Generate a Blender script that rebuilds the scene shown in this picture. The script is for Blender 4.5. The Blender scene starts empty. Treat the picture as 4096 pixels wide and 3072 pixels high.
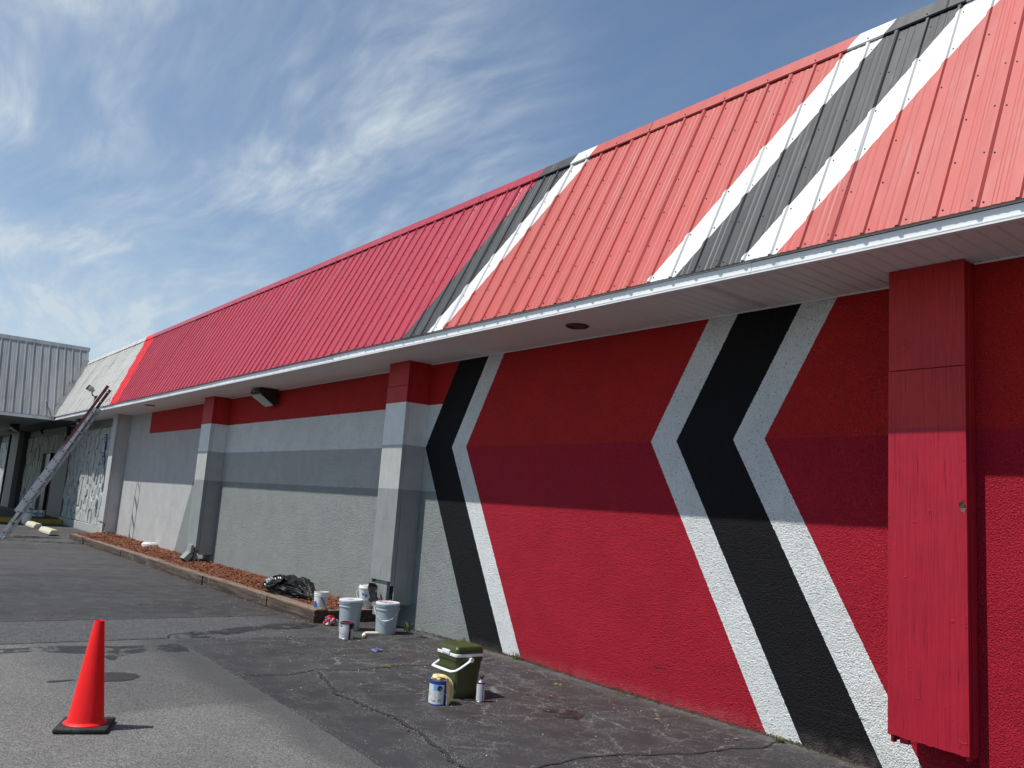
import bpy, math, random
from mathutils import Vector, Matrix, noise as mnoise
random.seed(7)
R = math.radians
scene = bpy.context.scene
col = scene.collection

# ------------------------------------------------------------------ camera
CAMZ = 1.65
YAW, PITCH, ROLL, FPX = R(37.948), R(8.649), R(4.085), 3326.87
fw = Vector((-math.cos(YAW), math.sin(YAW), 0)); rt = Vector((fw.y, -fw.x, 0)); up = Vector((0, 0, 1))
fw2 = fw*math.cos(PITCH) + up*math.sin(PITCH); up2 = up*math.cos(PITCH) - fw*math.sin(PITCH)
rt3 = rt*math.cos(ROLL) + up2*math.sin(ROLL); up3 = up2*math.cos(ROLL) - rt*math.sin(ROLL)
cd = bpy.data.cameras.new('camera'); cam = bpy.data.objects.new('camera', cd); col.objects.link(cam)
cd.sensor_width = 36; cd.lens = FPX/4096*36; cd.clip_start = 0.05; cd.clip_end = 2000
mw = Matrix((rt3, up3, -fw2)).transposed().to_4x4(); mw.translation = (0, 0, CAMZ)
cam.matrix_world = mw
scene.camera = cam

# ------------------------------------------------------------------ light
SUN_TO = Vector((-0.164, -0.472, 0.866)).normalized()
sl = bpy.data.lights.new('sun', 'SUN'); sl.energy = 4.6; sl.angle = R(0.53); sl.color = (1.0, 0.965, 0.91)
so = bpy.data.objects.new('sun', sl); col.objects.link(so); so.location = (-10, -30, 40)
so.rotation_euler = (-SUN_TO).to_track_quat('-Z', 'Y').to_euler()

world = bpy.data.worlds.new('World'); scene.world = world; world.use_nodes = True
scene.view_settings.view_transform = 'Standard'; scene.view_settings.look = 'None'
cy = scene.cycles; cy.max_bounces = 6; cy.diffuse_bounces = 3; cy.glossy_bounces = 3; cy.transmission_bounces = 6; cy.transparent_max_bounces = 6
scene.view_settings.exposure = 0.0; scene.view_settings.gamma = 1.0

# ------------------------------------------------------------------ node helper
class NT:
    def __init__(s, nt): s.nt = nt; s.L = nt.links
    def n(s, t, **kw):
        x = s.nt.nodes.new(t)
        for k, v in kw.items(): setattr(x, k, v)
        return x
    def put(s, sock, v):
        if v is None: return
        if isinstance(v, bpy.types.NodeSocket): s.L.new(v, sock)
        else:
            if sock.type == 'RGBA' and not hasattr(v, '__len__'): v = (v, v, v, 1)
            if sock.type == 'RGBA' and len(v) == 3: v = (*v, 1)
            sock.default_value = v
    def m(s, op, a, b=None, c=None, clamp=False):
        x = s.n('ShaderNodeMath', operation=op); x.use_clamp = clamp
        s.put(x.inputs[0], a); s.put(x.inputs[1], b)
        if c is not None: s.put(x.inputs[2], c)
        return x.outputs[0]
    def vm(s, op, a, b=None):
        x = s.n('ShaderNodeVectorMath', operation=op); s.put(x.inputs[0], a)
        if b is not None: s.put(x.inputs[1], b)
        return x.outputs[0]
    def mix(s, f, a, b, mode='MIX'):
        x = s.n('ShaderNodeMix', data_type='RGBA', blend_type=mode); x.clamp_factor = True
        s.put(x.inputs[0], f); s.put(x.inputs[6], a); s.put(x.inputs[7], b)
        return x.outputs[2]
    def noise(s, vec, scale, detail=3, rough=.55, dist=0, out=0, lac=2.0):
        x = s.n('ShaderNodeTexNoise'); s.put(x.inputs['Vector'], vec)
        x.inputs['Scale'].default_value = scale; x.inputs['Detail'].default_value = min(detail, 4)
        x.inputs['Roughness'].default_value = rough; x.inputs['Distortion'].default_value = dist
        x.inputs['Lacunarity'].default_value = lac
        return x.outputs[out]
    def vor(s, vec, scale, feature='F1', out='Distance', rnd=1.0):
        x = s.n('ShaderNodeTexVoronoi', feature=feature); s.put(x.inputs['Vector'], vec)
        x.inputs['Scale'].default_value = scale; x.inputs['Randomness'].default_value = rnd
        return x.outputs[out]
    def ss(s, v, a, b, x0=0.0, x1=1.0):
        x = s.n('ShaderNodeMapRange', interpolation_type='SMOOTHSTEP')
        s.put(x.inputs[0], v); x.inputs[1].default_value = a; x.inputs[2].default_value = b
        x.inputs[3].default_value = x0; x.inputs[4].default_value = x1
        return x.outputs[0]
    def lin(s, v, a, b, x0=0.0, x1=1.0):
        x = s.n('ShaderNodeMapRange'); s.put(x.inputs[0], v); x.inputs[1].default_value = a; x.inputs[2].default_value = b
        x.inputs[3].default_value = x0; x.inputs[4].default_value = x1
        return x.outputs[0]
    def pos(s):
        g = s.n('ShaderNodeNewGeometry'); return g.outputs['Position']
    def obj(s):
        return s.n('ShaderNodeTexCoord').outputs['Object']
    def xyz(s, v):
        x = s.n('ShaderNodeSeparateXYZ'); s.put(x.inputs[0], v); return x.outputs
    def comb(s, a, b, c):
        x = s.n('ShaderNodeCombineXYZ'); s.put(x.inputs[0], a); s.put(x.inputs[1], b); s.put(x.inputs[2], c); return x.outputs[0]
    def map(s, v, scale=(1, 1, 1), rot=(0, 0, 0), loc=(0, 0, 0)):
        x = s.n('ShaderNodeMapping'); s.put(x.inputs[0], v); x.inputs['Scale'].default_value = scale
        x.inputs['Rotation'].default_value = rot; x.inputs['Location'].default_value = loc; return x.outputs[0]
    def bump(s, h, dist=.01, strength=1.0, normal=None):
        x = s.n('ShaderNodeBump'); s.put(x.inputs['Height'], h); x.inputs['Distance'].default_value = dist
        x.inputs['Strength'].default_value = strength
        if normal is not None: s.put(x.inputs['Normal'], normal)
        return x.outputs[0]

def new_mat(name):
    m = bpy.data.materials.new(name); m.use_nodes = True
    t = NT(m.node_tree); b = m.node_tree.nodes['Principled BSDF']
    t.b = b
    return m, t
def setb(t, color=None, rough=None, metal=None, normal=None, spec=None, trans=None, ior=None, alpha=None, sheen=None):
    b = t.b
    for k, v in (('Base Color', color), ('Roughness', rough), ('Metallic', metal), ('Normal', normal), ('Specular IOR Level', spec),
                 ('Transmission Weight', trans), ('IOR', ior), ('Alpha', alpha), ('Sheen Weight', sheen)):
        if v is not None: t.put(b.inputs[k], v)

MATS = {}
def plain(name, c, rough=.5, metal=0, var=.12, nscale=8, bump=0.0, bscale=80, spec=None, dirt=None):
    """object with slight mottling, optional relief"""
    if name in MATS: return MATS[name]
    m, t = new_mat(name); o = t.obj()
    n = t.noise(o, nscale, 5, .6)
    k = t.lin(n, .25, .75, 1-var, 1+var)
    cc = t.vm('MULTIPLY', t.comb(*c), t.comb(k, k, k))
    if dirt:
        d = t.ss(t.noise(o, dirt[1], 6, .7), dirt[2], dirt[3]); cc = t.mix(d, cc, dirt[0])
    nr = None
    if bump: nr = t.bump(t.noise(o, bscale, 4, .6), bump)
    rr = t.lin(n, .3, .7, max(rough-.07, .03), min(rough+.07, 1))
    setb(t, cc, rr, metal, nr, spec)
    MATS[name] = m; return m

# ------------------------------------------------------------------ sky
w = NT(world.node_tree); bg = world.node_tree.nodes['Background']
sky = w.n('ShaderNodeTexSky', sky_type='NISHITA'); sky.sun_disc = False
sky.sun_elevation = R(60); sky.sun_rotation = math.atan2(SUN_TO.x, SUN_TO.y)
sky.air_density = 1.0; sky.dust_density = 0.12; sky.ozone_density = 1.3; sky.altitude = 20
dv = w.n('ShaderNodeTexCoord').outputs['Generated']
dx, dy, dz = w.xyz(dv)
den = w.m('ADD', w.m('MAXIMUM', dz, 0.0), 0.12)
pl = w.comb(w.m('DIVIDE', dx, den), w.m('DIVIDE', dy, den), 0)
warp = w.vm('MULTIPLY', w.vm('SUBTRACT', w.noise(pl, 1.0, 2, .5, out=1), (.5, .5, .5)), (.5, .5, 0))
pw = w.vm('ADD', pl, warp)
wisp = w.noise(w.map(pw, (.8, 2.3, 1), (0, 0, R(20)), (3.1, 1.7, 0)), 1.5, 4, .60, .1)
soft = w.noise(w.map(pw, (1, 1, 1), (0, 0, 0), (7.3, 2.2, 0)), .55, 4, .5)
fine = w.noise(w.map(pw, (1.2, 4.5, 1), (0, 0, R(48))), 4.2, 4, .66, .2)
west = w.m('ADD', w.m('MULTIPLY', dx, -.85), w.m('MULTIPLY', dy, -.40))
cover = w.m('MULTIPLY', w.ss(soft, .22, .58), w.ss(west, .28, .56, .07, 1.2))
cl = w.m('MULTIPLY', w.m('ADD', w.ss(wisp, .36, .74), .16), cover)
cl = w.m('MULTIPLY', cl, w.lin(fine, .3, .7, .45, 1.25))
veil = w.m('MULTIPLY', w.m('MULTIPLY', w.ss(west, .48, .80), w.ss(soft, .18, .62)), .18)
cl = w.m('ADD', w.m('ADD', cl, veil), w.m('MULTIPLY', w.ss(dz, .34, .05), .10))
cl = w.m('MULTIPLY', w.m('MINIMUM', cl, 1.0), .88, clamp=True)
cloudc = w.vm('MULTIPLY', (5.0, 5.7, 6.2), (1, 1, 1))
skyc = w.mix(cl, sky.outputs[0], cloudc)
w.put(bg.inputs[0], skyc); bg.inputs[1].default_value = 0.122

# ------------------------------------------------------------------ mesh helper
class MB:
    def __init__(s): s.v = []; s.f = []
    def add(s, vs, fs):
        o = len(s.v); s.v += [tuple(p) for p in vs]; s.f += [tuple(i+o for i in f) for f in fs]; return s
    def box(s, x0, x1, y0, y1, z0, z1):
        return s.add([(x0,y0,z0),(x1,y0,z0),(x1,y1,z0),(x0,y1,z0),(x0,y0,z1),(x1,y0,z1),(x1,y1,z1),(x0,y1,z1)],
                     [(0,3,2,1),(4,5,6,7),(0,1,5,4),(1,2,6,5),(2,3,7,6),(3,0,4,7)])
    def hexa(s, a, b):   # a: 4 bottom pts, b: 4 top pts (ccw)
        return s.add(list(a)+list(b), [(0,3,2,1),(4,5,6,7),(0,1,5,4),(1,2,6,5),(2,3,7,6),(3,0,4,7)])
    def prism(s, poly, lo, hi, axis=1):
        # poly in the two other axes; extruded along axis
        def P(p, h):
            if axis == 1: return (p[0], h, p[1])
            if axis == 0: return (h, p[0], p[1])
            return (p[0], p[1], h)
        n = len(poly)
        return s.add([P(p, lo) for p in poly]+[P(p, hi) for p in poly],
                     [tuple(range(n)), tuple(range(2*n-1, n-1, -1))]+[(i, i+n, (i+1) % n+n, (i+1) % n) for i in range(n)])
    def lathe(s, prof, n=32, c=(0,0,0), close=False, sx=1, sy=1):
        vs = []; fs = []
        for r, z in prof:
            for k in range(n):
                a = 2*math.pi*k/n; vs.append((c[0]+r*math.cos(a)*sx, c[1]+r*math.sin(a)*sy, c[2]+z))
        for i in range(len(prof)-1):
            for k in range(n):
                fs.append((i*n+k, i*n+(k+1) % n, (i+1)*n+(k+1) % n, (i+1)*n+k))
        if prof[0][0] > 1e-5 and close: fs.append(tuple(reversed(range(n))))
        if prof[-1][0] > 1e-5 and close: fs.append(tuple(range((len(prof)-1)*n, len(prof)*n)))
        return s.add(vs, fs)
    def tube(s, path, r, n=8, cap=True, flat=1.0):
        path = [Vector(p) for p in path]; rr = r if hasattr(r, '__len__') else [r]*len(path)
        t0 = (path[1]-path[0]).normalized(); ref = Vector((0,0,1)) if abs(t0.z) < .9 else Vector((1,0,0))
        vs = []; fs = []
        for i, p in enumerate(path):
            t = (path[min(i+1, len(path)-1)]-path[max(i-1, 0)]).normalized()
            a = t.cross(ref).normalized(); b = a.cross(t).normalized(); ref = b
            for k in range(n):
                w_ = 2*math.pi*k/n; vs.append(p+a*math.cos(w_)*rr[i]+b*math.sin(w_)*rr[i]*flat)
        for i in range(len(path)-1):
            for k in range(n): fs.append((i*n+k, i*n+(k+1) % n, (i+1)*n+(k+1) % n, (i+1)*n+k))
        if cap: fs += [tuple(reversed(range(n))), tuple(range((len(path)-1)*n, len(path)*n))]
        return s.add(vs, fs)
    def patch(s, r, a0, a1, z0, z1, n=10, r1=None):
        r1 = r if r1 is None else r1; vs = []; fs = []
        for i in range(n+1):
            a = a0+(a1-a0)*i/n; vs += [(r*math.cos(a), r*math.sin(a), z0), (r1*math.cos(a), r1*math.sin(a), z1)]
        for i in range(n): fs.append((2*i, 2*i+2, 2*i+3, 2*i+1))
        return s.add(vs, fs)
    def mesh(s, name):
        me = bpy.data.meshes.new(name); me.from_pydata(s.v, [], s.f); me.update(); return me

def obj(name, mb, mat, parent=None, smooth=None, loc=None, rot=None, bevel=0, seg=2):
    me = mb if isinstance(mb, bpy.types.Mesh) else mb.mesh(name)
    o = bpy.data.objects.new(name, me); col.objects.link(o)
    if mat is not None and not me.materials: me.materials.append(mat)
    if smooth is not None:
        me.shade_smooth(); me.set_sharp_from_angle(angle=R(smooth))
    if parent is not None: o.parent = parent
    if loc is not None: o.location = loc
    if rot is not None: o.rotation_euler = rot
    if bevel:
        b = o.modifiers.new('bevel', 'BEVEL'); b.width = bevel; b.segments = seg; b.limit_method = 'ANGLE'; b.angle_limit = R(40)
    return o
def empty(name, loc=(0,0,0), rz=0, parent=None):
    o = bpy.data.objects.new(name, None); col.objects.link(o); o.location = loc; o.rotation_euler = (0,0,rz); o.empty_display_size = .1
    if parent is not None: o.parent = parent
    return o
def tag(o, label=None, cat=None, group=None, kind=None):
    if label: o['label'] = label
    if cat: o['category'] = cat
    if group: o['group'] = group
    if kind: o['kind'] = kind
    return o
def sstep(t): t = max(0.0, min(1.0, t)); return t*t*(3-2*t)
def interp(x, tab):
    if x <= tab[0][0]: return tab[0][1]
    for (a, u), (b, v) in zip(tab, tab[1:]):
        if x <= b: return u+(v-u)*(x-a)/(b-a)
    return tab[-1][1]
def zg(x, y):
    z = .10*sstep((-24.5-x)/4.5)
    z += interp(x, [(-10.2, 0), (-9, .02), (-7.5, .034), (-6.2, .004), (-3.8, 0), (-3.3, -.02), (-1, -.02)])*sstep((y-4.9)/1.1)
    return z
def n3(x, y, z=0.0): return mnoise.noise(Vector((x, y, z)))

WALL = 6.15; SOF = 3.587; PF = 5.785
TH = R(64.6); RY, RZ = 5.13, 3.664      # lower edge of the mansard panels

# ------------------------------------------------------------------ paint scheme
C_CRIM = (.41, .011, .030); C_BRICK = (.50, .018, .020); C_WHITE = (.80, .82, .81); C_BLACK = (.0075, .0075, .009)
C_GRAY = (.285, .31, .30); C_LGRAY = (.47, .48, .465); C_OLD = (.54, .545, .535)
def paint(t, wob=.005):
    p = t.pos(); x, y, z = t.xyz(p)
    if wob:
        nz = t.noise(p, 48, 2, .6, out=1); ax, ay, az = t.xyz(t.vm('SUBTRACT', nz, (.5, .5, .5)))
        x = t.m('MULTIPLY_ADD', ax, wob*3, x); z = t.m('MULTIPLY_ADD', az, wob*3, z)
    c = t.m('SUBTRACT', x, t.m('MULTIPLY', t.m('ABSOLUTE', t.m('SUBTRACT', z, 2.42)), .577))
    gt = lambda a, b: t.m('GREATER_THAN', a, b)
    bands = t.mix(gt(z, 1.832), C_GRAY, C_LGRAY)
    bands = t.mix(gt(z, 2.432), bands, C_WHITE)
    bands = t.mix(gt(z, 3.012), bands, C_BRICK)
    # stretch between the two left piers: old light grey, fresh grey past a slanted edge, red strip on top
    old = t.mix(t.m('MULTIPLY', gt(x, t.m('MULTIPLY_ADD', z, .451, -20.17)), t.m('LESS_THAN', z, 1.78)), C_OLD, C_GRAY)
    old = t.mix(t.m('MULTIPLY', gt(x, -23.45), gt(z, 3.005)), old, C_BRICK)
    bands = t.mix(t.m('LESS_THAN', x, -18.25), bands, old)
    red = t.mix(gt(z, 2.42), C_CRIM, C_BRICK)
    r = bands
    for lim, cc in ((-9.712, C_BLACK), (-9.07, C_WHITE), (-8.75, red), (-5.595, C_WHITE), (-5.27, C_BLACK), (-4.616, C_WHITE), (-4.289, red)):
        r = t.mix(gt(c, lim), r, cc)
    return r, p
# stucco
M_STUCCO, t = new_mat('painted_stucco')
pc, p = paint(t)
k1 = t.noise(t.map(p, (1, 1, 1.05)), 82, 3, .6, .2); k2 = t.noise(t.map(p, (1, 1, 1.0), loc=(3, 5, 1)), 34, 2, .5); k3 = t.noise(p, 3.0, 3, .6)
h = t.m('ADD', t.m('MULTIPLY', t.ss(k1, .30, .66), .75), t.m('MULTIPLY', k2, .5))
pit_shade = t.m('MULTIPLY', t.ss(k1, .41, .35), t.ss(k2, .62, .46))
kk = t.lin(k3, .25, .75, 1.02, 1.22)
pc2 = t.vm('MULTIPLY', pc, t.comb(kk, kk, kk))
pc2 = t.mix(t.m('MULTIPLY', pit_shade, .85), pc2, t.vm('MULTIPLY', pc2, (.26, .26, .26)))  # pits darkened in the colour to carry the relief's shade
zz = t.xyz(p)[2]
dust = t.m('MULTIPLY', t.ss(zz, .16, .0), t.ss(t.noise(p, 9, 4, .65), .25, .75))
pc2 = t.mix(t.m('MULTIPLY', dust, .20), pc2, (.42, .36, .34))
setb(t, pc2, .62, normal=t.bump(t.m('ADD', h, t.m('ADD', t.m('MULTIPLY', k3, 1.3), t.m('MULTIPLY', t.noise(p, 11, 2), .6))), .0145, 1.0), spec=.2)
# painted timber boards
M_BOARD, t = new_mat('painted_board')
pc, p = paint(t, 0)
g = t.noise(t.map(p, (85, 85, 2.2)), 1.0, 4, .6, .2)
gm = t.ss(t.noise(p, 2.1, 3, .5), .44, .64)
crk = t.m('MULTIPLY', t.ss(g, .37, .32), gm)
flk = t.ss(t.noise(p, 6, 6, .7), .66, .69)
cc = t.mix(t.m('MULTIPLY', crk, .6), pc, t.vm('MULTIPLY', pc, (.22, .2, .2)))
kk = t.lin(t.noise(p, 4, 4, .6), .25, .75, .82, 1.00); cc = t.vm('MULTIPLY', cc, t.comb(kk, kk, kk))
hh = t.m('ADD', t.m('MULTIPLY', t.ss(g, .25, .6), .6), t.m('MULTIPLY', flk, .5))
setb(t, cc, .5, normal=t.bump(t.m('SUBTRACT', hh, t.m('MULTIPLY', crk, .4)), .005, 1.0), spec=.35)

# roof paint -----------------------------------------------------------------
M_ROOF, t = new_mat('painted_roof_metal')
p = t.pos(); x, y, z = t.xyz(p)
s = t.m('DIVIDE', t.m('SUBTRACT', z, RZ), math.sin(TH))
nz = t.m('MULTIPLY', t.m('SUBTRACT', t.noise(p, 9, 2, .5), .5), .02)
v = t.m('ADD', t.m('SUBTRACT', x, t.m('MULTIPLY', s, .577)), nz)
v2 = t.m('ADD', t.m('ADD', x, t.m('MULTIPLY', s, .5)), nz)
gt = lambda a, b: t.m('GREATER_THAN', a, b)
SAL = (.475, .080, .068); CR = (.41, .030, .056); BR = (.80, .025, .035); GM = (.58, .57, .53); GB = (.044, .045, .047); WH = (.69, .69, .67)
streak = t.noise(t.map(p, (7, .6, .6)), 1.0, 5, .6)
c = t.mix(t.ss(t.noise(t.map(p, (3, .8, .8)), 1.2, 4, .6), .45, .85), GM, (.36, .35, .32))
isgrey = t.m('LESS_THAN', v2, -23.75)
c = t.mix(gt(v2, -23.75), c, BR); c = t.mix(gt(v2, -22.95), c, CR)
for lim, cc in ((-8.865, GB), (-8.275, WH), (-7.95, SAL), (-4.806, WH), (-4.488, GB), (-3.842, WH), (-3.518, SAL)):
    c = t.mix(gt(v, lim), c, cc)
kk = t.lin(streak, .25, .75, .88, 1.10); c = t.vm('MULTIPLY', c, t.comb(kk, kk, kk))
dst = t.m('MULTIPLY', t.ss(t.noise(t.map(p, (5, 1, 1)), 2.2, 6, .7), .55, .8), .22); c = t.mix(dst, c, (.42, .40, .38))
glossy = t.m('MULTIPLY', gt(v2, -22.95), t.m('LESS_THAN', v, -8.865))
rg = t.m('ADD', t.m('MULTIPLY', glossy, -.20), t.lin(streak, .3, .7, .50, .60))
setb(t, c, rg, normal=t.bump(t.noise(t.map(p, (1.6, .8, .8)), 2.6, 2, .5), .02, .6), spec=.42)
M_GREYROOF, t = new_mat('weathered_grey_metal')
p = t.pos(); a = t.noise(t.map(p, (1, 6, .5)), 1.0, 5, .65); b_ = t.noise(t.map(p, (.5, .5, 2.2)), .9, 5, .6)
c = t.mix(t.ss(a, .35, .75), (.37, .375, .37), (.26, .265, .265)); c = t.mix(t.m('MULTIPLY', t.ss(b_, .55, .8), .3), c, (.14, .14, .14))
setb(t, c, .5, normal=t.bump(a, .003), spec=.4)
M_WHITE_METAL = plain('white_trim_metal', (.76, .78, .78), .38, var=.07, nscale=3, dirt=((.45, .44, .42), 5, .56, .8))
M_SOFFIT = plain('soffit_vinyl', (.76, .74, .72), .55, var=.07, nscale=2.5, dirt=((.60, .56, .53), 2.5, .55, .85))
M_SCREW = plain('screw_metal', (.03, .02, .022), .5, .3)
M_GREYPAINT = plain('grey_wall_paint', (.155, .165, .165), .6, bump=.003, bscale=60)
M_STONE = plain('painted_stone', (.40, .415, .40), .7, var=.2, nscale=6, bump=.012, bscale=14)
M_MORTAR = plain('stone_backing', (.17, .18, .18), .8, bump=.008, bscale=30)
M_PLINTH = plain('plinth_concrete', (.36, .375, .36), .75, bump=.006, bscale=40)
M_DARKIN = plain('dark_interior', (.008, .008, .009), .7)
M_DOOR = plain('dark_door', (.035, .04, .045), .4)
M_BLACKP = plain('black_plastic', (.012, .012, .013), .35, var=.3)

# ------------------------------------------------------------------ ground
def grid_coords(a, b, st, far):
    n = int(round((b-a)/st)); c = [a+st*i for i in range(n+1)]
    return [a-f for f in reversed(far)]+c+[b+f for f in far]
xs = grid_coords(-60, 6, .5, (20, 80, 300)); ys = grid_coords(-6, 6.5, .25, (20, 80, 300))
vs = [(x, y, zg(x, y) if -70 < x < 8 else (.10 if x < -40 else 0)) for y in ys for x in xs]
nx = len(xs); fs = [(j*nx+i, j*nx+i+1, (j+1)*nx+i+1, (j+1)*nx+i) for j in range(len(ys)-1) for i in range(nx-1)]
M_ASPH, t = new_mat('dark_sealed_asphalt')
p = t.pos(); x, y, z = t.xyz(p)
big = t.noise(p, .55, 5, .6); med = t.noise(p, 3.2, 6, .65)
c = t.mix(t.ss(big, .35, .65), (.031, .0295, .031), (.044, .043, .045))
farm = t.ss(x, -11.5, -24); c = t.mix(t.m('MULTIPLY', farm, .7), c, (.088, .084, .084))
lane_ = t.noise(t.map(p, (1.1, .16, 1), loc=(2, 1, 0)), 1.6, 4, .6)
c = t.mix(t.m('MULTIPLY', t.ss(lane_, .44, .66), .55), c, (.028, .027, .029))
c = t.mix(t.m('MULTIPLY', t.ss(lane_, .42, .30), t.m('MULTIPLY', farm, .5)), c, (.125, .12, .118))
red = t.m('MULTIPLY', t.ss(t.noise(t.map(p, (1, 1, 1), loc=(4, 9, 0)), .9, 4, .55), .42, .66), t.ss(y, 3.2, 5.2))
c = t.mix(t.m('MULTIPLY', red, .6), c, (.044, .034, .034))
scuff = t.ss(t.noise(t.map(p, (1, 3.2, 1), (0, 0, R(14))), 1.6, 7, .68), .52, .78)
c = t.mix(t.m('MULTIPLY', scuff, .4), c, (.070, .069, .070))
agg = t.vor(p, 150, out='Color'); ag = t.xyz(agg)[0]
c = t.mix(t.m('MULTIPLY', t.ss(ag, .80, .95), t.ss(med, .4, .62)), c, (.17, .165, .16))
band = t.m('MULTIPLY', t.m('MULTIPLY', t.ss(x, -11.35, -11.15), t.ss(x, -9.45, -9.7)), t.ss(y, 5.2, 4.3))
c = t.mix(t.m('MULTIPLY', band, t.ss(ag, .45, .9)), c, (.16, .16, .165))
# web of fine pale cracks in the sealer near the wall
wp = t.vm('ADD', p, t.vm('MULTIPLY', t.vm('SUBTRACT', t.noise(p, 7, 4, .7, out=1), (.5, .5, .5)), (.30, .30, 0)))
e1 = t.vor(t.map(wp, (1, 1, .001)), 2.3, 'DISTANCE_TO_EDGE'); e2 = t.vor(t.map(wp, (1, 1, .001), loc=(5.2, 1.3, 0)), 5.0, 'DISTANCE_TO_EDGE')
zone = t.m('MULTIPLY', t.ss(y, 3.2, 4.3), t.m('MULTIPLY', t.ss(x, -12, -9), 1.0))
web = t.m('MAXIMUM', t.m('MULTIPLY', t.ss(e1, .011, .004), t.ss(t.noise(p, 1.3, 2, .5), .36, .50)),
          t.m('MULTIPLY', t.ss(e2, .014, .004), t.ss(t.noise(t.map(p, loc=(3, 8, 0)), 1.7, 2, .5), .46, .58)))
c = t.mix(t.m('MULTIPLY', t.m('MULTIPLY', web, zone), .8), c, (.20, .197, .192))
edge = t.m('MULTIPLY', t.ss(y, 5.85, 6.12), t.ss(med, .3, .6)); c = t.mix(t.m('MULTIPLY', edge, .5), c, (.13, .125, .12))
hh = t.m('ADD', t.m('MULTIPLY', t.noise(p, 130, 3, .6), .5), t.m('MULTIPLY', med, .6))
setb(t, c, t.lin(med, .3, .7, .62, .85), normal=t.bump(hh, .006, .8), spec=.35)
gb = MB(); gb.v = vs; gb.f = fs
ground = tag(obj('ground', gb, M_ASPH), kind='structure')

M_LIGHT, t = new_mat('worn_grey_asphalt')
p = t.pos(); x, y, z = t.xyz(p)
ag = t.xyz(t.vor(p, 105, out='Color'))[0]; ag2 = t.xyz(t.vor(p, 210, out='Color'))[1]
big = t.noise(p, .8, 5, .6); med = t.noise(p, 4, 6, .65)
c = t.mix(ag, (.075, .074, .071), (.215, .212, .200)); c = t.mix(t.m('MULTIPLY', t.ss(ag2, .86, .97), .8), c, (.42, .41, .38))
kk = t.lin(big, .3, .7, .78, 1.04); c = t.vm('MULTIPLY', c, t.comb(kk, kk, kk))
# darker worn zone and tyre-polished edge towards the seam
dz_ = t.m('MULTIPLY', t.ss(t.m('ADD', x, t.m('MULTIPLY', t.m('SUBTRACT', med, .5), .25)), -6.55, -6.72), t.ss(t.m('ADD', y, t.m('MULTIPLY', t.m('SUBTRACT', big, .5), 1.6)), 1.35, 2.0))
c = t.mix(t.m('MULTIPLY', dz_, .62), c, t.vm('MULTIPLY', c, (.50, .51, .53)))
sd = t.ss(t.m('ADD', y, t.m('MULTIPLY', t.m('SUBTRACT', big, .5), .6)), 2.50, 2.80)
c = t.mix(t.m('MULTIPLY', sd, .62), c, (.050, .050, .052))
setb(t, c, .8, normal=t.bump(t.m('ADD', t.m('MULTIPLY', ag, .6), t.m('MULTIPLY', t.noise(p, 160, 2, .6), .6)), .006, .8), spec=.35)
# the lane sheet with a ragged rim
rim = []
xx = -9.62
while xx < 5.5:
    yy = interp(xx, [(-9.62, 3.01), (-8.6, 3.05), (-7.1, 3.0), (-6.2, 2.965), (-5.5, 2.93), (-4.7, 2.89), (5.5, 2.8)])
    rim.append((xx, yy+.014*n3(xx*9, 1.3)+.01*n3(xx*31, 4))); xx += .05
yy = -6.0; left = []
while yy < 3.0: left.append((-9.62+.012*n3(yy*8, 2)+(-.03 if yy > 1.2 else 0), yy)); yy += .06
poly = left+rim+[(5.5, -6.0)]
lane = MB(); lane.add([(a, b, .004) for a, b in poly], [tuple(range(len(poly)))])
lane.f = [tuple(reversed(f)) for f in lane.f]
tag(obj('asphalt_lane', lane, M_LIGHT), kind='structure')

# cracks and wet stains -------------------------------------------------------
M_CRACK = plain('crack_filler', (.020, .019, .019), .9, bump=.004, bscale=120)
M_WET, t = new_mat('wet_stain')
p = t.pos(); n_ = t.noise(p, 9, 5, .6)
setb(t, t.mix(t.ss(n_, .4, .6), (.022, .022, .024), (.040, .039, .040)), t.lin(n_, .35, .65, .32, .6), alpha=t.m('MULTIPLY', t.ss(t.noise(p, 3.2, 7, .7), .40, .56), .85), normal=t.bump(t.noise(p, 120, 3, .6), .003), spec=.4)
M_OIL, t = new_mat('oily_puddle')
p = t.pos(); setb(t, t.mix(t.ss(t.noise(p, 6, 4, .6), .45, .6), (.016, .016, .015), (.030, .028, .020)), .22, normal=t.bump(t.noise(p, 90, 3, .6), .0015))
def ribbon(pts, wd, z0, seed, jag=.35):
    P = []
    for (a, b) in zip(pts, pts[1:]):
        d = math.dist(a, b); n = max(2, int(d/.035))
        for i in range(n): P.append((a[0]+(b[0]-a[0])*i/n, a[1]+(b[1]-a[1])*i/n))
    P.append(pts[-1]); mb = MB(); vs = []; fs = []
    for i, q in enumerate(P):
        a = P[max(i-1, 0)]; b = P[min(i+1, len(P)-1)]; d = Vector((b[0]-a[0], b[1]-a[1])).normalized(); nn = Vector((-d.y, d.x))
        e = min(1, min(i, len(P)-1-i)/4+.12)
        w1 = wd*e*(.5+jag*n3(i*.45, seed)+.3*n3(i*1.7, seed+3)); w2 = wd*e*(.5+jag*n3(i*.5, seed+7)+.3*n3(i*1.9, seed+11))
        o = .035*n3(i*.16, seed+20)+.012*n3(i*.7, seed+30)
        for w_, sg in ((max(w1, .001), 1), (max(w2, .001), -1)):
            x_ = q[0]+nn.x*(o+w_*sg); y_ = q[1]+nn.y*(o+w_*sg); vs.append((x_, y_, zg(x_, y_)+z0))
    for i in range(len(P)-1): fs.append((2*i, 2*i+1, 2*i+3, 2*i+2))
    return mb.add(vs, fs), P
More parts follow.
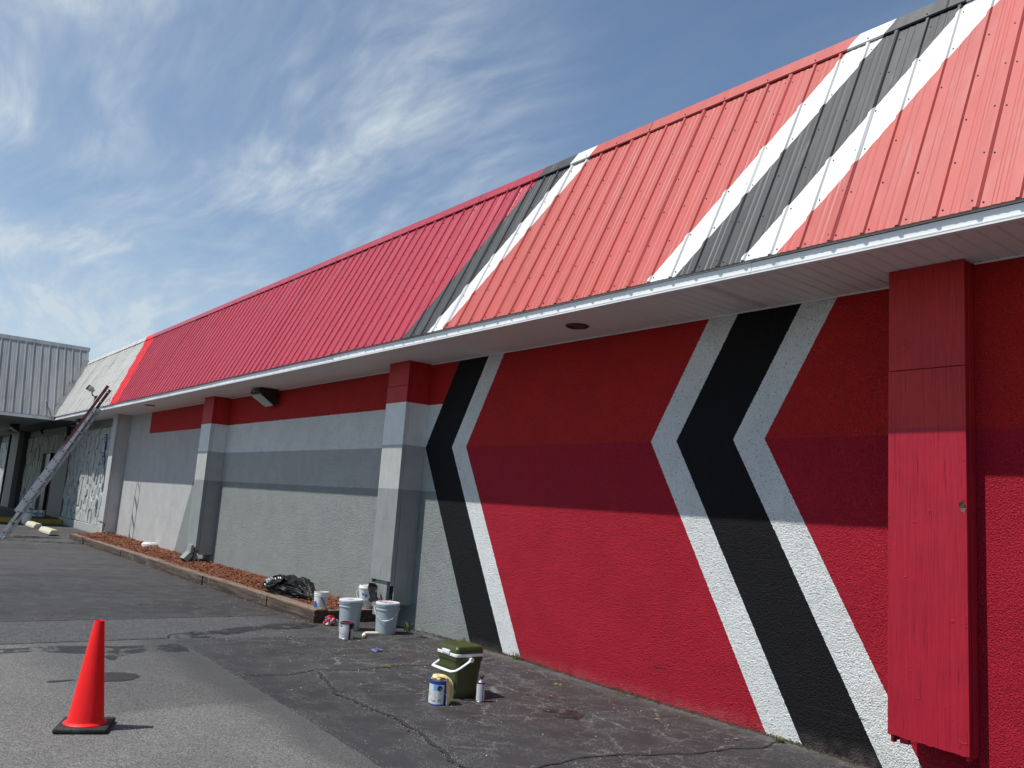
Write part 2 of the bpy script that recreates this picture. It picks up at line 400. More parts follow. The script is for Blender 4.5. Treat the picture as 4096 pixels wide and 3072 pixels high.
CR = [([(-7.69, 3.04), (-7.58, 3.19), (-7.51, 3.5), (-7.66, 3.83), (-7.52, 4.17), (-7.53, 4.43), (-7.6, 4.6), (-7.51, 5.1), (-7.42, 5.9)], .016),
      ([(-7.55, 3.8), (-7.02, 3.645), (-6.67, 3.55), (-6.4, 3.57), (-6.1, 3.57), (-5.9, 3.58), (-5.7, 3.61), (-5.375, 3.55), (-5.11, 3.48), (-4.86, 3.447), (-4.54, 3.36), (-3.9, 3.2)], .034),
      ([(-4.34, 3.6), (-4.36, 4.24), (-4.28, 4.61), (-4.11, 5.04), (-4.06, 5.5), (-3.98, 5.77), (-4.02, 6.05)], .016),
      ([(-11.17, 1.2), (-11.17, 2.7), (-11.18, 3.6), (-11.19, 4.6), (-11.3, 5.04)], .024),
      ([(-9.7, 1.2), (-9.68, 2.2), (-9.70, 3.02), (-9.9, 3.1), (-10.1, 3.5)], .022)]
grit = MB()
for k, (pts, wd) in enumerate(CR):
    mb, P = ribbon(pts, wd, .0065, 3.7*k)
    o = obj('crack', mb, M_CRACK, ground)
    if k in (1, 0):
        for q in P:
            for _ in range(9 if k == 1 else 2):
                x_ = q[0]+random.gauss(0, .03); y_ = q[1]+random.gauss(0, .03); r = random.uniform(.0015, .0042); z_ = zg(x_, y_)+.004
                a = random.random()*6
                grit.add([(x_+r*math.cos(a), y_+r*math.sin(a), z_), (x_+r*math.cos(a+2.1), y_+r*math.sin(a+2.1), z_), (x_+r*math.cos(a+4.2), y_+r*math.sin(a+4.2), z_), (x_, y_, z_+r*1.2)],
                         [(0, 1, 3), (1, 2, 3), (2, 0, 3)])
for q in range(500):                     # loose grit along the lane seam
    x_ = random.uniform(-9.6, -4.2); y_ = interp(x_, [(-9.62, 3.01), (-7.1, 3.0), (-4.7, 2.89)])+random.gauss(.03, .02); r = random.uniform(.001, .003); a = random.random()*6
    grit.add([(x_+r*math.cos(a), y_+r*math.sin(a), .004), (x_+r*math.cos(a+2.1), y_+r*math.sin(a+2.1), .004), (x_+r*math.cos(a+4.2), y_+r*math.sin(a+4.2), .004), (x_, y_, .005+r)], [(0, 1, 3), (1, 2, 3), (2, 0, 3)])
tag(obj('loose_grit', grit, plain('pale_grit', (.42, .41, .38), .8, var=.3, nscale=60)), 'pale loose grit lying along the asphalt cracks and seam', 'grit', kind='stuff')
def blob(pts, z0, amp=.04, seed=0, sub=14):
    P = []
    n = len(pts)
    for i in range(n):
        a = pts[i-1]; b = pts[i]; c = pts[(i+1) % n]; d = pts[(i+2) % n]
        for k in range(sub):
            u = k/sub; f = lambda p0, p1, p2, p3: .5*((2*p1)+(-p0+p2)*u+(2*p0-5*p1+4*p2-p3)*u*u+(-p0+3*p1-3*p2+p3)*u**3)
            P.append((f(a[0], b[0], c[0], d[0])+amp*n3((i+u)*2.3, seed)+amp*.5*n3((i+u)*7.3, seed), f(a[1], b[1], c[1], d[1])+amp*n3((i+u)*2.3, seed+9)+amp*.5*n3((i+u)*7.9, seed+5)))
    mb = MB(); mb.add([(a, b, zg(a, b)+z0) for a, b in P], [tuple(range(len(P)))])
    me = mb.mesh('tmp')
    if me.polygons[0].normal.z < 0: me.flip_normals()
    return me
def wet(pts, mat, z0, **kw): obj('wet_stain', blob(pts, z0, **kw), mat, ground)
wet([(-8.05, 1.86), (-8.05, 2.06), (-7.98, 2.2), (-7.86, 2.25), (-7.72, 2.16), (-7.69, 2.0), (-7.80, 1.86)], M_OIL, .008, amp=.03, seed=2)
wet([(-9.42, 1.0), (-9.4, 1.5), (-9.47, 1.8), (-9.39, 2.15), (-9.33, 2.4), (-9.28, 2.85), (-9.31, 3.0), (-8.72, 3.0), (-8.86, 2.9), (-8.9, 2.6), (-8.78, 2.32), (-8.62, 2.2), (-8.98, 2.1), (-9.0, 1.98), (-9.2, 1.62), (-9.14, 1.0)], M_WET, .008, amp=.03, seed=5)
wet([(-7.86, 1.55), (-7.84, 1.78), (-7.80, 1.56)], M_WET, .0085, amp=.012, seed=8)
wet([(-9.85, 3.15), (-10.2, 3.9), (-10.45, 4.5), (-10.4, 5.0), (-10.2, 5.05), (-10.05, 4.7), (-9.98, 4.2), (-9.72, 3.6), (-9.6, 3.2)], M_WET, .006, amp=.06, seed=11)
wet([(-5.6, 5.0), (-5.45, 5.15), (-5.25, 5.1), (-5.2, 4.95), (-5.35, 4.85)], M_WET, .0062, amp=.05, seed=15)
wet([(-25.9, 3.0), (-26.3, 3.9), (-26.2, 4.7), (-25.8, 4.8), (-25.6, 3.9), (-25.5, 3.0)], M_WET, .007, amp=.08, seed=17)

# ------------------------------------------------------------------ building
bld = tag(empty('commercial_building'), 'long low shop building with red, white and black chevrons under a metal mansard', 'building')
W0, W1 = -26.2, -2.45
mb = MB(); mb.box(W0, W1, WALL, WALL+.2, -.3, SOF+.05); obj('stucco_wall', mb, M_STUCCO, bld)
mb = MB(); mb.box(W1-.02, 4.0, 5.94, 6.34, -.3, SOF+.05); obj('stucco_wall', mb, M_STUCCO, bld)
mb = MB(); mb.box(-56, 4.0, WALL+.25, 14, -.3, 5.0); obj('building_core', mb, M_DARKIN, bld)

# mansard roof ----------------------------------------------------------------
ct, st_ = math.cos(TH), math.sin(TH)
def rp(x, s, o=0.0): return (x, RY+s*ct-o*st_, RZ+s*st_+o*ct)
RX0, RX1, RL = -33.2, 4.3, 2.26
mb = MB()
mb.add([rp(-52, 0, -.03), rp(RX1, 0, -.03), rp(RX1, 2.36, -.03), rp(-52, 2.36, -.03), (-52, 13.5, 5.75), (RX1, 13.5, 5.75), (-52, 13.5, SOF+.2), (RX1, 13.5, SOF+.2),
        (-52, RY+.05, SOF+.06), (RX1, RY+.05, SOF+.06)],
       [(0, 1, 2, 3), (3, 2, 5, 4), (4, 5, 7, 6), (8, 9, 1, 0), (1, 9, 7, 5, 2), (0, 3, 4, 6, 8)])
roof = obj('mansard_roof', mb, plain('roof_deck', (.05, .045, .045), .8), bld)
PITCHR = .2415
def panel_profile(hb=.0165):
    pr = []
    for k in range(4):
        x = k*PITCHR
        pr += [(x-.019, 0), (x-.010, hb), (x+.010, hb), (x+.019, 0)]
        for j in (1, 2):
            m_ = x+PITCHR*(.16+j*.225)+.012
            pr += [(m_-.016, 0), (m_-.007, .0026), (m_+.007, .0026), (m_+.016, 0)]
    x = 4*PITCHR
    pr += [(x-.018, .0015), (x-.010, hb+.0025), (x+.010, hb+.0025), (x+.024, .002)]
    return pr
def panel_mesh(L, name='roof_panel'):
    pr = panel_profile(); n = len(pr); th = -.0014; mb = MB()
    vs = [(a, 0, b) for a, b in pr]+[(a, L, b) for a, b in pr]+[(a, 0, b+th) for a, b in pr]+[(a, L, b+th) for a, b in pr]
    fs = []
    for i in range(n-1):
        fs += [(i, i+1, n+i+1, n+i), (2*n+i+1, 2*n+i, 3*n+i, 3*n+i+1), (2*n+i, 2*n+i+1, i+1, i)]
    mb.add(vs, fs); return mb.mesh(name)
pm = panel_mesh(RL); pm.materials.append(M_ROOF)
screws = MB()
def screw_at(mb, T, x, s, o):
    n = 6; r = .0066
    ring = [T(x+r*math.cos(2*math.pi*k/n), s+r*math.sin(2*math.pi*k/n), o) for k in range(n)]
    top = [T(x+r*.75*math.cos(2*math.pi*k/n), s+r*.75*math.sin(2*math.pi*k/n), o+.008) for k in range(n)]
    mb.add(ring+top, [tuple(range(n, 2*n))]+[(k, (k+1) % n, n+(k+1) % n, n+k) for k in range(n)])
x = -3.81-PITCHR*4*8+.0; starts = []
x0 = -3.81-PITCHR; k = 0
while x0-PITCHR*4*k > RX0-.5: starts.append(x0-PITCHR*4*k); k += 1
k = 1
while x0+PITCHR*4*k < 3.9: starts.append(x0+PITCHR*4*k); k += 1
rows = (.045, .46, .88, 1.30, 1.72, 2.12)
for i, xs_ in enumerate(sorted(starts)):
    o = obj('roof_panel', pm, None, roof, loc=rp(xs_, random.uniform(-.004, .004), .001), rot=(TH+random.uniform(-.002, .002), random.uniform(-.004, .004), random.uniform(-.0015, .0015)))
    for j, r_ in enumerate(rows):
        for q in range(4):
            if random.random() < .04: continue
            screw_at(screws, rp, xs_+q*PITCHR+.042+random.uniform(-.006, .006), r_+random.uniform(-.012, .012), .001)
        screw_at(screws, rp, xs_-.03+random.uniform(-.004, .004), r_+.03+random.uniform(-.012, .012), .001)
tag(obj('screws', screws, M_SCREW, roof), kind='stuff')
capx = RX0
while capx < 4.2:
    L = 3.05; e = min(capx+L+.02, 4.25)
    pr = [(2.235, .020), (2.243, .030), (2.37, .034)]
    mb = MB(); vs = []
    for xq in (capx, e):
        vs += [rp(xq, 2.228, .018), rp(xq, 2.236, .030), rp(xq, 2.375, .034), (xq, RY+2.375*ct+.12, RZ+2.375*st_+.03), (xq, RY+2.375*ct+.12, RZ+2.375*st_), rp(xq, 2.36, .0), rp(xq, 2.232, .014)]
    n = 7
    mb.add(vs, [(i, i+n, (i+1) % n+n, (i+1) % n) for i in range(n)]+[tuple(range(n)), tuple(range(2*n-1, n-1, -1))])
    me = mb.mesh('ridge_cap'); 
    obj('ridge_cap', me, M_ROOF, roof)
    capx += L
caps = MB(); xq = -3.81
for k in range(-58, 16, 2): screw_at(caps, rp, -3.81+k*PITCHR*2 if False else -3.81+k*PITCHR, 2.262, .031)
tag(obj('screws', caps, M_SCREW, roof), kind='stuff')

def wall_crack(pts, wd, seed):
    P = []
    for a, b in zip(pts, pts[1:]):
        for i in range(8): P.append((a[0]+(b[0]-a[0])*i/8, a[1]+(b[1]-a[1])*i/8))
    P.append(pts[-1]); vs = []
    for i, q in enumerate(P):
        o_ = .010*n3(i*.5, seed)+.006*n3(i*1.7, seed); w_ = wd*(.5+.6*abs(n3(i*.8, seed+5)))*min(1, .2+min(i, len(P)-1-i)/3)
        vs += [(q[0], WALL-.0015, q[1]+o_+w_), (q[0]+w_*.5, WALL-.0015, q[1]+o_-w_)]
    mb = MB(); mb.add(vs, [(2*i, 2*i+1, 2*i+3, 2*i+2) for i in range(len(P)-1)]); obj('crack', mb, M_CRACK, bld)
wall_crack([(-3.875, .306), (-3.705, .304), (-3.58, .300), (-3.486, .303), (-3.34, .311)], .0035, 1)
wall_crack([(-5.454, .317), (-5.368, .307), (-5.284, .317)], .006, 5)
wall_crack([(-5.299, .12), (-5.286, .06), (-5.273, .01)], .003, 8)
# fascia, drip lip ---------------------------------------------------------------
fas = None
fx = -31.2; k = 0
while fx < 4.2:
    e = min(fx+3.05, 4.25)
    pr = [(5.160, 3.700), (5.160, 3.588), (5.148, 3.582), (5.148, 3.574), (5.156, 3.571), (5.146, 3.566), (5.146, 3.555), (5.19, 3.555), (5.19, 3.700)]
    j = random.uniform(-.0015, .0015)
    mb = MB(); mb.prism([(a+j, b) for a, b in pr], fx+.001, e-.002, 0)
    o = obj('fascia', mb, M_WHITE_METAL, bld); fx += 3.05
# soffit planks ------------------------------------------------------------------
mb = MB(); mb.box(-52, 4.2, 5.19, WALL+.05, SOF+.016, SOF+.045); soff = obj('soffit', mb, plain('soffit_gap_shade', (.10, .095, .09), .8), bld)  # backing coloured dark so the plank grooves read as shadow gaps
PW = .1205
pk = MB(); pk.prism([(0, .012), (0, .004), (.006, 0), (PW-.016, 0), (PW-.008, .006), (PW-.004, .012)], 0, WALL-5.19-.004, 1)
# reorient: prism axis 1 makes (x, y, z)
pkm = pk.mesh('soffit_plank'); pkm.materials.append(M_SOFFIT)
pkv = MB()
pkv.prism([(0, .012), (0, .004), (.006, 0), (PW-.016, 0), (PW-.008, .006), (PW-.004, .012)], 0, WALL-5.19-.004, 1)
for a in range(3):
    for b in range(44):
        pkv.box(.022+a*.028, .040+a*.028, .05+b*.02, .058+b*.02, -.0006, .0)
pkvm = pkv.mesh('vented_soffit_plank'); pkvm.materials.append(M_SOFFIT); pkvm.materials.append(plain('vent_slot', (.22, .21, .20), .6))
for pg in pkvm.polygons:
    if pg.index >= 8: pg.material_index = 1
kx = 0; xq = -31.1
while xq < 3.3:
    vent = kx in (222,)
    obj('soffit_plank', pkvm if vent else pkm, None, soff, loc=(xq, 5.192, SOF), rot=(random.uniform(-.001, .001), random.uniform(-.006, .006), 0)); xq += PW; kx += 1
for a, b, yy in ((-25.4, -18.13, WALL), (-17.51, -10.27, WALL), (-9.71, -3.01, WALL), (-2.46, 4, 5.94)):
    mb = MB(); mb.box(a, b, yy-.014, yy-.001, SOF-.014, SOF-.002); obj('soffit_trim', mb, M_SOFFIT, bld)

# piers ---------------------------------------------------------------------------
def jag_board(x0, x1, z0, z1, y0, y1, amp, seed, tilt=0.0):
    n = 26; bot = [(x0+(x1-x0)*i/n, z0+tilt*i/n+amp*n3(i*.55, seed)+amp*.6*n3(i*1.9, seed+4)) for i in range(n+1)]
    mb = MB(); mb.prism(bot+[(x1, z1), (x0, z1)], y0, y1, 1); return mb
def pier(x0, x1, bot, side_bot, seams, seed, amp=.004, tilt=0.0, backy=WALL, downspout=True):
    mb = MB(); mb.box(x0+.04, x1-.04, PF+.09, backy-.004, side_bot+.12, SOF-.003); P = obj('pier', mb, M_DARKIN, bld)
    zs = [bot]+seams+[SOF-.002]
    for i in range(len(zs)-1):
        dy = .003*i
        obj('front_board', jag_board(x0+.001*i, x1-.001*i, zs[i], zs[i+1]-(.005 if i < len(zs)-2 else 0), PF+dy, PF+.022+dy, amp if i == 0 else .0008, seed+i, tilt if i == 0 else 0), M_BOARD, P, bevel=.002, seg=1)
    for xa, xb in ((x0+.012, x0+.032), (x1-.032, x1-.012)):
        mb = MB(); mb.box(xa, xb, PF+.024, PF+.07, bot-.05, SOF-.003); obj('corner_post', mb, M_BOARD, P)
        off = .008 if xa > x0+.1 else -.008
        mb = MB(); mb.box(xa+off, xb+off, PF+.075, backy-.002, side_bot+random.uniform(-.01, .01), SOF-.003); obj('side_board', mb, M_BOARD, P, bevel=.002, seg=1)
    if downspout:
        mb = MB(); mb.box(x0+.10, x1-.12, PF+.03, PF+.085, .14, bot+.3); obj('downspout', mb, M_BOARD, P, bevel=.008)
    return P
pier(-10.262, -9.722, .612, .315, [3.25], 3, .006)
pp1 = pier(-18.13, -17.525, .455, .305, [], 9, .004)
pier(-26.0, -25.53, .542, .27, [], 13, .004)
pier(-3.0, -2.468, .335, .30, [2.84], 21, .013, -.02, backy=6.10, downspout=False)
mb = MB(); mb.box(-2.93, -2.87, PF+.03, PF+.06, .29, .5); obj('cleat', mb, M_BOARD, bld)
M_BAREWOOD, t = new_mat('bare_weathered_wood'); p = t.pos()
gw = t.noise(t.map(p, (3, 3, 70)), 1.0, 4, .6); setb(t, t.mix(t.ss(gw, .4, .6), (.05, .018, .014), (.24, .10, .075)), .8, normal=t.bump(gw, .004))
def flake(cx, cz, r, seed, sx, sz, mat, d):
    n = 36; vs = [(cx, PF-d, cz)]
    for k in range(n):
        a = 2*math.pi*k/n; q = r*(.75+.5*n3(math.cos(a)*1.7, math.sin(a)*1.7, seed)+.2*n3(math.cos(a)*5, math.sin(a)*5, seed))
        vs.append((cx+q*math.cos(a)*sx, PF-d, cz+q*math.sin(a)*sz))
    mb = MB(); mb.add(vs, [(0, 1+k, 1+(k+1) % n) for k in range(n)]); return mb
pp3 = [o for o in bld.children if o.name.startswith('pier')][-1]
obj('peeled_patch', flake(-2.499, 1.885, .030, 4.2, .9, 1.5, M_BAREWOOD, 0), M_DARKIN, pp3, loc=(0, -.0012, .004))
obj('peeled_patch', flake(-2.494, 1.873, .029, 4.2, .85, 1.3, M_BAREWOOD, 0), M_BAREWOOD, pp3, loc=(0, -.0020, 0))
obj('peeled_patch', flake(-2.989, 1.80, .012, 7.7, .7, 2.0, M_BAREWOOD, 0), M_BAREWOOD, pp3, loc=(0, -.0012, 0))
nl = MB()
for zq in (.45, .62, .83, .98, 1.15, 1.42, 1.7, 1.92, 2.2, 2.5, 2.78, 2.9, 3.2, 3.5):
    for xq in (-2.978, -2.488):
        if random.random() < .75:
            xr, zr2 = xq+random.uniform(-.008, .008), zq+random.uniform(-.03, .03)
            nl.add([(xr+.005*math.cos(k), PF+(.003 if zr2 > 2.84 else 0)-.0022, zr2+.005*math.sin(k)) for k in (0, 1.05, 2.1, 3.14, 4.2, 5.2)], [(0, 1, 2, 3, 4, 5)])
tag(obj('nails', nl, M_BOARD, pp3), kind='stuff')
# spout elbow under the second pier from the far end
mb = MB()
a0 = [(-17.90, 5.72, .34), (-17.62, 5.72, .34), (-17.62, 5.80, .34), (-17.90, 5.80, .34)]
b0 = [(-17.88, 5.735, .50), (-17.64, 5.735, .50), (-17.64, 5.80, .50), (-17.88, 5.80, .50)]
mb.hexa(a0, b0)
mb.hexa([(-17.89, 5.60, .22), (-17.62, 5.60, .22), (-17.62, 5.69, .15), (-17.89, 5.69, .15)], [(-17.90, 5.722, .36), (-17.62, 5.722, .36), (-17.62, 5.80, .30), (-17.90, 5.80, .30)])
obj('downspout_elbow', mb, M_BOARD, pp1, bevel=.01)
mb = MB(); mb.add([(-17.88, 5.601, .214), (-17.63, 5.601, .214), (-17.63, 5.686, .148), (-17.88, 5.686, .148)], [(0, 1, 2, 3)]); obj('spout_mouth', mb, M_DARKIN, pp1)
mb = MB(); mb.tube([(-17.62, 5.85, .31), (-17.55, 5.93, .12)], .012, 6); obj('strap', mb, M_GREYPAINT, pp1)

# far stretch: stone veneer, plinth, trim, door ------------------------------------
def clip(poly, a, b, c):   # keep a*x+b*y<=c
    out = []
    for i in range(len(poly)):
        p, q = poly[i-1], poly[i]; dp = a*p[0]+b*p[1]-c; dq = a*q[0]+b*q[1]-c
        if dp <= 0: 
            if dq > 0: u = dp/(dp-dq); out.append((p[0]+(q[0]-p[0])*u, p[1]+(q[1]-p[1])*u))
            else: pass
        elif dq <= 0: u = dp/(dp-dq); out.append((p[0]+(q[0]-p[0])*u, p[1]+(q[1]-p[1])*u))
        if dq <= 0: out.append(q)
    return out
def stone_wall(x0, x1, z0, z1, nxs, nzs, seed, yb=WALL):
    rnd = random.Random(seed)
    mb = MB(); mb.box(x0, x1, yb, yb+.2, z0, z1); sw = obj('stone_wall', mb, M_MORTAR, bld)
    pts = []
    for i in range(nxs):
        for j in range(nzs):
            pts.append((x0+(x1-x0)*(i+.5+rnd.uniform(-.4, .4))/nxs, z0+(z1-z0)*(j+.5+(.5 if i % 2 else 0)*.8-.2+rnd.uniform(-.42, .42))/nzs))
    K = (z1-z0)/nzs/((x1-x0)/nxs)
    for i, (px, pz) in enumerate(pts):
        poly = [(x0+.01, z0+.01), (x1-.01, z0+.01), (x1-.01, z1-.01), (x0+.01, z1-.01)]
        for j, (qx, qz) in enumerate(pts):
            if i == j or abs(qx-px) > 4*(x1-x0)/nxs: continue
            dx_, dz_ = (qx-px), (qz-pz)/K/K; L_ = math.hypot(dx_, dz_)
            if L_ < 1e-6: continue
            a, b = dx_/L_, dz_/L_; c = a*(px+qx)/2+b*(pz+qz)/2
            poly = clip(poly, a, b, c-.010)
            if len(poly) < 3: break
        if len(poly) < 3: continue
        cx = sum(q[0] for q in poly)/len(poly); cz = sum(q[1] for q in poly)/len(poly)
        if max(q[0] for q in poly)-min(q[0] for q in poly) < .03: continue
        poly = [(q[0]+rnd.uniform(-.008, .008), q[1]+rnd.uniform(-.015, .015)) for q in poly]
        n = len(poly); dp = rnd.uniform(.02, .085); tx, tz = rnd.uniform(-.02, .02), rnd.uniform(-.02, .02)
        inn = [(cx+(q[0]-cx)*.86, cz+(q[1]-cz)*.93) for q in poly]
        vs = [(q[0], yb-.001, q[1]) for q in poly]+[(q[0], yb-dp*.75, q[1]) for q in poly]+[(q[0], yb-dp-tx*(k % 2)-tz*((k//2) % 2), q[1]) for k, q in enumerate(inn)]
        fs = [tuple(range(2*n, 3*n))]+[(k, (k+1) % n, n+(k+1) % n, n+k) for k in range(n)]+[(n+k, n+(k+1) % n, 2*n+(k+1) % n, 2*n+k) for k in range(n)]
        m2 = MB(); m2.add(vs, fs); me = m2.mesh('stone'); me.materials.append(M_STONE)
        obj('stone', me, None, sw)
    return sw
stone_wall(-33.1, -26.1, .34, 3.32, 27, 8, 4)
stone_wall(-42.3, -38.35, .34, 3.32, 13, 5, 8)
stone_wall(-38.35, -35.7, 2.68, 3.32, 9, 1, 12)
stone_wall(-51.0, -44.7, .34, 3.32, 17, 6, 15)
mb = MB(); mb.box(-52, -26.05, WALL-.04, WALL+.2, 3.325, SOF); obj('frieze_board', mb, M_GREYPAINT, bld)
mb = MB(); mb.box(-33.1, -26.05, WALL-.09, WALL+.2, -.2, .335); obj('plinth', mb, M_PLINTH, bld, bevel=.01)
mb = MB(); mb.box(-51, -44.6, WALL-.09, WALL+.2, -.2, .335); obj('plinth', mb, M_PLINTH, bld, bevel=.01)
mb = MB(); mb.box(-35.7, -33.15, WALL-.07, WALL+.2, .26, 3.32); obj('smooth_panel', mb, M_GREYPAINT, bld)
mb = MB(); mb.box(-56, -51, WALL-.2, WALL+.2, -.1, SOF); obj('end_wall', mb, M_GREYPAINT, bld)
mb = MB(); mb.box(-44.6, -42.4, 5.70, WALL+.1, .2, SOF-.002); pf = obj('pier', mb, M_GREYPAINT, bld)
mb = MB(); mb.box(-42.395, -42.34, 5.9, WALL, .2, SOF-.004); obj('side_board', mb, M_DOOR, pf)
mb = MB(); mb.tube([(-44.62, 5.66, .2), (-44.62, 5.66, 3.5)], .05, 8); obj('downspout', mb, M_BLACKP, pf)
mb = MB(); mb.box(-38.3, -35.72, WALL+.12, WALL+.22, .2, 2.68); dr = obj('doorway', mb, M_DARKIN, bld)
mb = MB(); mb.box(-38.3, -37.2, WALL+.02, WALL+.08, .22, 2.6); obj('door_leaf', mb, M_DOOR, dr)
mb = MB(); mb.box(-38.36, -38.28, WALL-.06, WALL+.1, .2, 2.68).box(-35.76, -35.70, WALL-.06, WALL+.1, .2, 2.68).box(-38.28, -35.76, WALL-.06, WALL+.1, 2.61, 2.68); obj('door_frame', mb, M_GREYPAINT, dr)
mb = MB(); mb.tube([(-36.5, WALL+.05, .25), (-36.5, WALL+.05, 1.9)], .025, 6); obj('door_post', mb, plain('dull_wood', (.10, .075, .055), .7), dr)

# entrance canopy with its own, taller mansard ---------------------------------------
can = tag(empty('entrance_canopy'), 'weathered grey metal mansard canopy jutting out at the far end', 'canopy')
CX = -31.25; CL = 2.93; CY0, CY1 = -3.6, 6.10  # unseen front end of the canopy lengthened to block skylight underneath
def cp(u, s, o=0.0): return (CX-s*ct+o*st_, u, RZ+s*st_+o*ct)      # face looking to +x
mb = MB(); tx, tz = CX-CL*ct, RZ+CL*st_
mb.add([cp(CY0, 0, -.03), cp(CY1, 0, -.03), cp(CY1, CL, -.03), cp(CY0+1.2, CL, -.03), (-44, CY1, tz), (-44, CY0+1.2, tz), (-45, CY0, RZ), (-45, CY1, RZ)],
       [(0, 1, 2, 3), (3, 2, 4, 5), (0, 3, 5, 6), (1, 7, 4, 2), (6, 5, 4, 7)])
croof = obj('mansard_roof', mb, M_GREYROOF, can)
def clipped_panel(u0):
    # one 0.966 m wide sheet of the canopy, cut along the valley with the main roof
    pr = panel_profile(.030); n = len(pr); th = -.0014; vs = []; cols = []
    for a, b in pr:
        u = u0+a
        sl = max(0.0, (u-RY)/ct)+ (.03 if u > RY else 0)
        cols.append((u, min(sl, CL), b))
    vs = [cp(u, sl, b) for u, sl, b in cols]+[cp(u, CL, b) for u, sl, b in cols]
    fs = [(i, n+i, n+i+1, i+1)[::-1] for i in range(n-1)]
    mb = MB(); mb.add(vs, fs); return mb
u0 = 6.06-PITCHR*4
while u0 > -3.4:
    obj('roof_panel', clipped_panel(u0), M_GREYROOF, croof); u0 -= PITCHR*4
mb = MB()
for a, b in ((CY0, 3.2), (3.2, CY1+.03)):
    vs = []
    for u in (a, b): vs += [cp(u, CL-.14, .026), cp(u, CL+.01, .034), (tx-.12, u, tz+.03), (tx-.12, u, tz), cp(u, CL-.01, .0), cp(u, CL-.135, .016)]
    n = 6; mb = MB(); mb.add(vs, [(i, (i+1) % n, (i+1) % n+n, i+n) for i in range(n)]+[tuple(range(n-1, -1, -1)), tuple(range(n, 2*n))]); obj('ridge_cap', mb, M_GREYROOF, croof)
mb = MB(); mb.add([(tx+.05, CY1+.005, tz-.02), (tx-.02, CY1+.005, RZ+2.30*st_), (-40, CY1+.005, RZ+2.3*st_), (-40, CY1+.005, tz)], [(0, 1, 2, 3)]); obj('end_flashing', mb, M_GREYROOF, croof)
mb = MB(); vs = []
for i in range(13):
    s_ = -.02+(2.42)*i/12; wv = .004*n3(i*1.3, 2)
    vs += [cp(RY+s_*ct-.20, s_, .012+wv), cp(RY+s_*ct+.005, s_, .030)]
mb.add(vs, [(2*i, 2*i+1, 2*i+3, 2*i+2) for i in range(12)]); obj('valley_flashing', mb, plain('flashing_metal', (.25, .25, .245), .5, dirt=((.1, .1, .1), 3, .5, .7)), croof)
pr = [(-31.28, 3.70), (-31.28, 3.588), (-31.268, 3.582), (-31.268, 3.570), (-31.268, 3.553), (-31.32, 3.553), (-31.32, 3.70)]
mb = MB(); mb.prism(pr, CY0, 3.9, 1); obj('fascia', mb, M_WHITE_METAL, can)
mb = MB(); mb.prism([(a+.002, b) for a, b in pr], 3.903, 5.14, 1); obj('fascia', mb, M_WHITE_METAL, can)
mb = MB(); mb.box(-45, -31.33, CY0, 5.185, SOF, SOF+.05); obj('soffit', mb, plain('canopy_soffit_shaded', (.34, .335, .325), .7), can)  # soffit colour darkened to paint in the deep shade under the canopy
for cx_ in (-31.9, -44.2):
    mb = MB(); mb.box(cx_-.2, cx_+.2, CY0+.3, CY0+.7, 0.0, SOF); obj('column', mb, M_GREYPAINT, can)
mb = MB(); mb.tube([(-31.42, 4.85, 4.15), (-31.32, 4.97, 3.85), (-31.20, 5.05, 3.62), (-31.22, 5.02, 3.54), (-31.1, 5.2, 3.53)], .008, 6); obj('cable', mb, M_BLACKP, can)

# raised walkway with yellow kerb
mb = MB(); mb.box(-56, -32.42, 2.0, WALL, -.1, .245); tag(obj('walkway', mb, plain('walkway_concrete', (.12, .12, .115), .8)), kind='structure')
mb = MB(); mb.box(-32.42, -32.30, 2.0, WALL-.1, -.1, .25); tag(obj('kerb', mb, plain('yellow_kerb_paint', (.42, .27, .02), .6, dirt=((.1, .09, .05), 6, .5, .7)), bevel=.015), kind='structure')

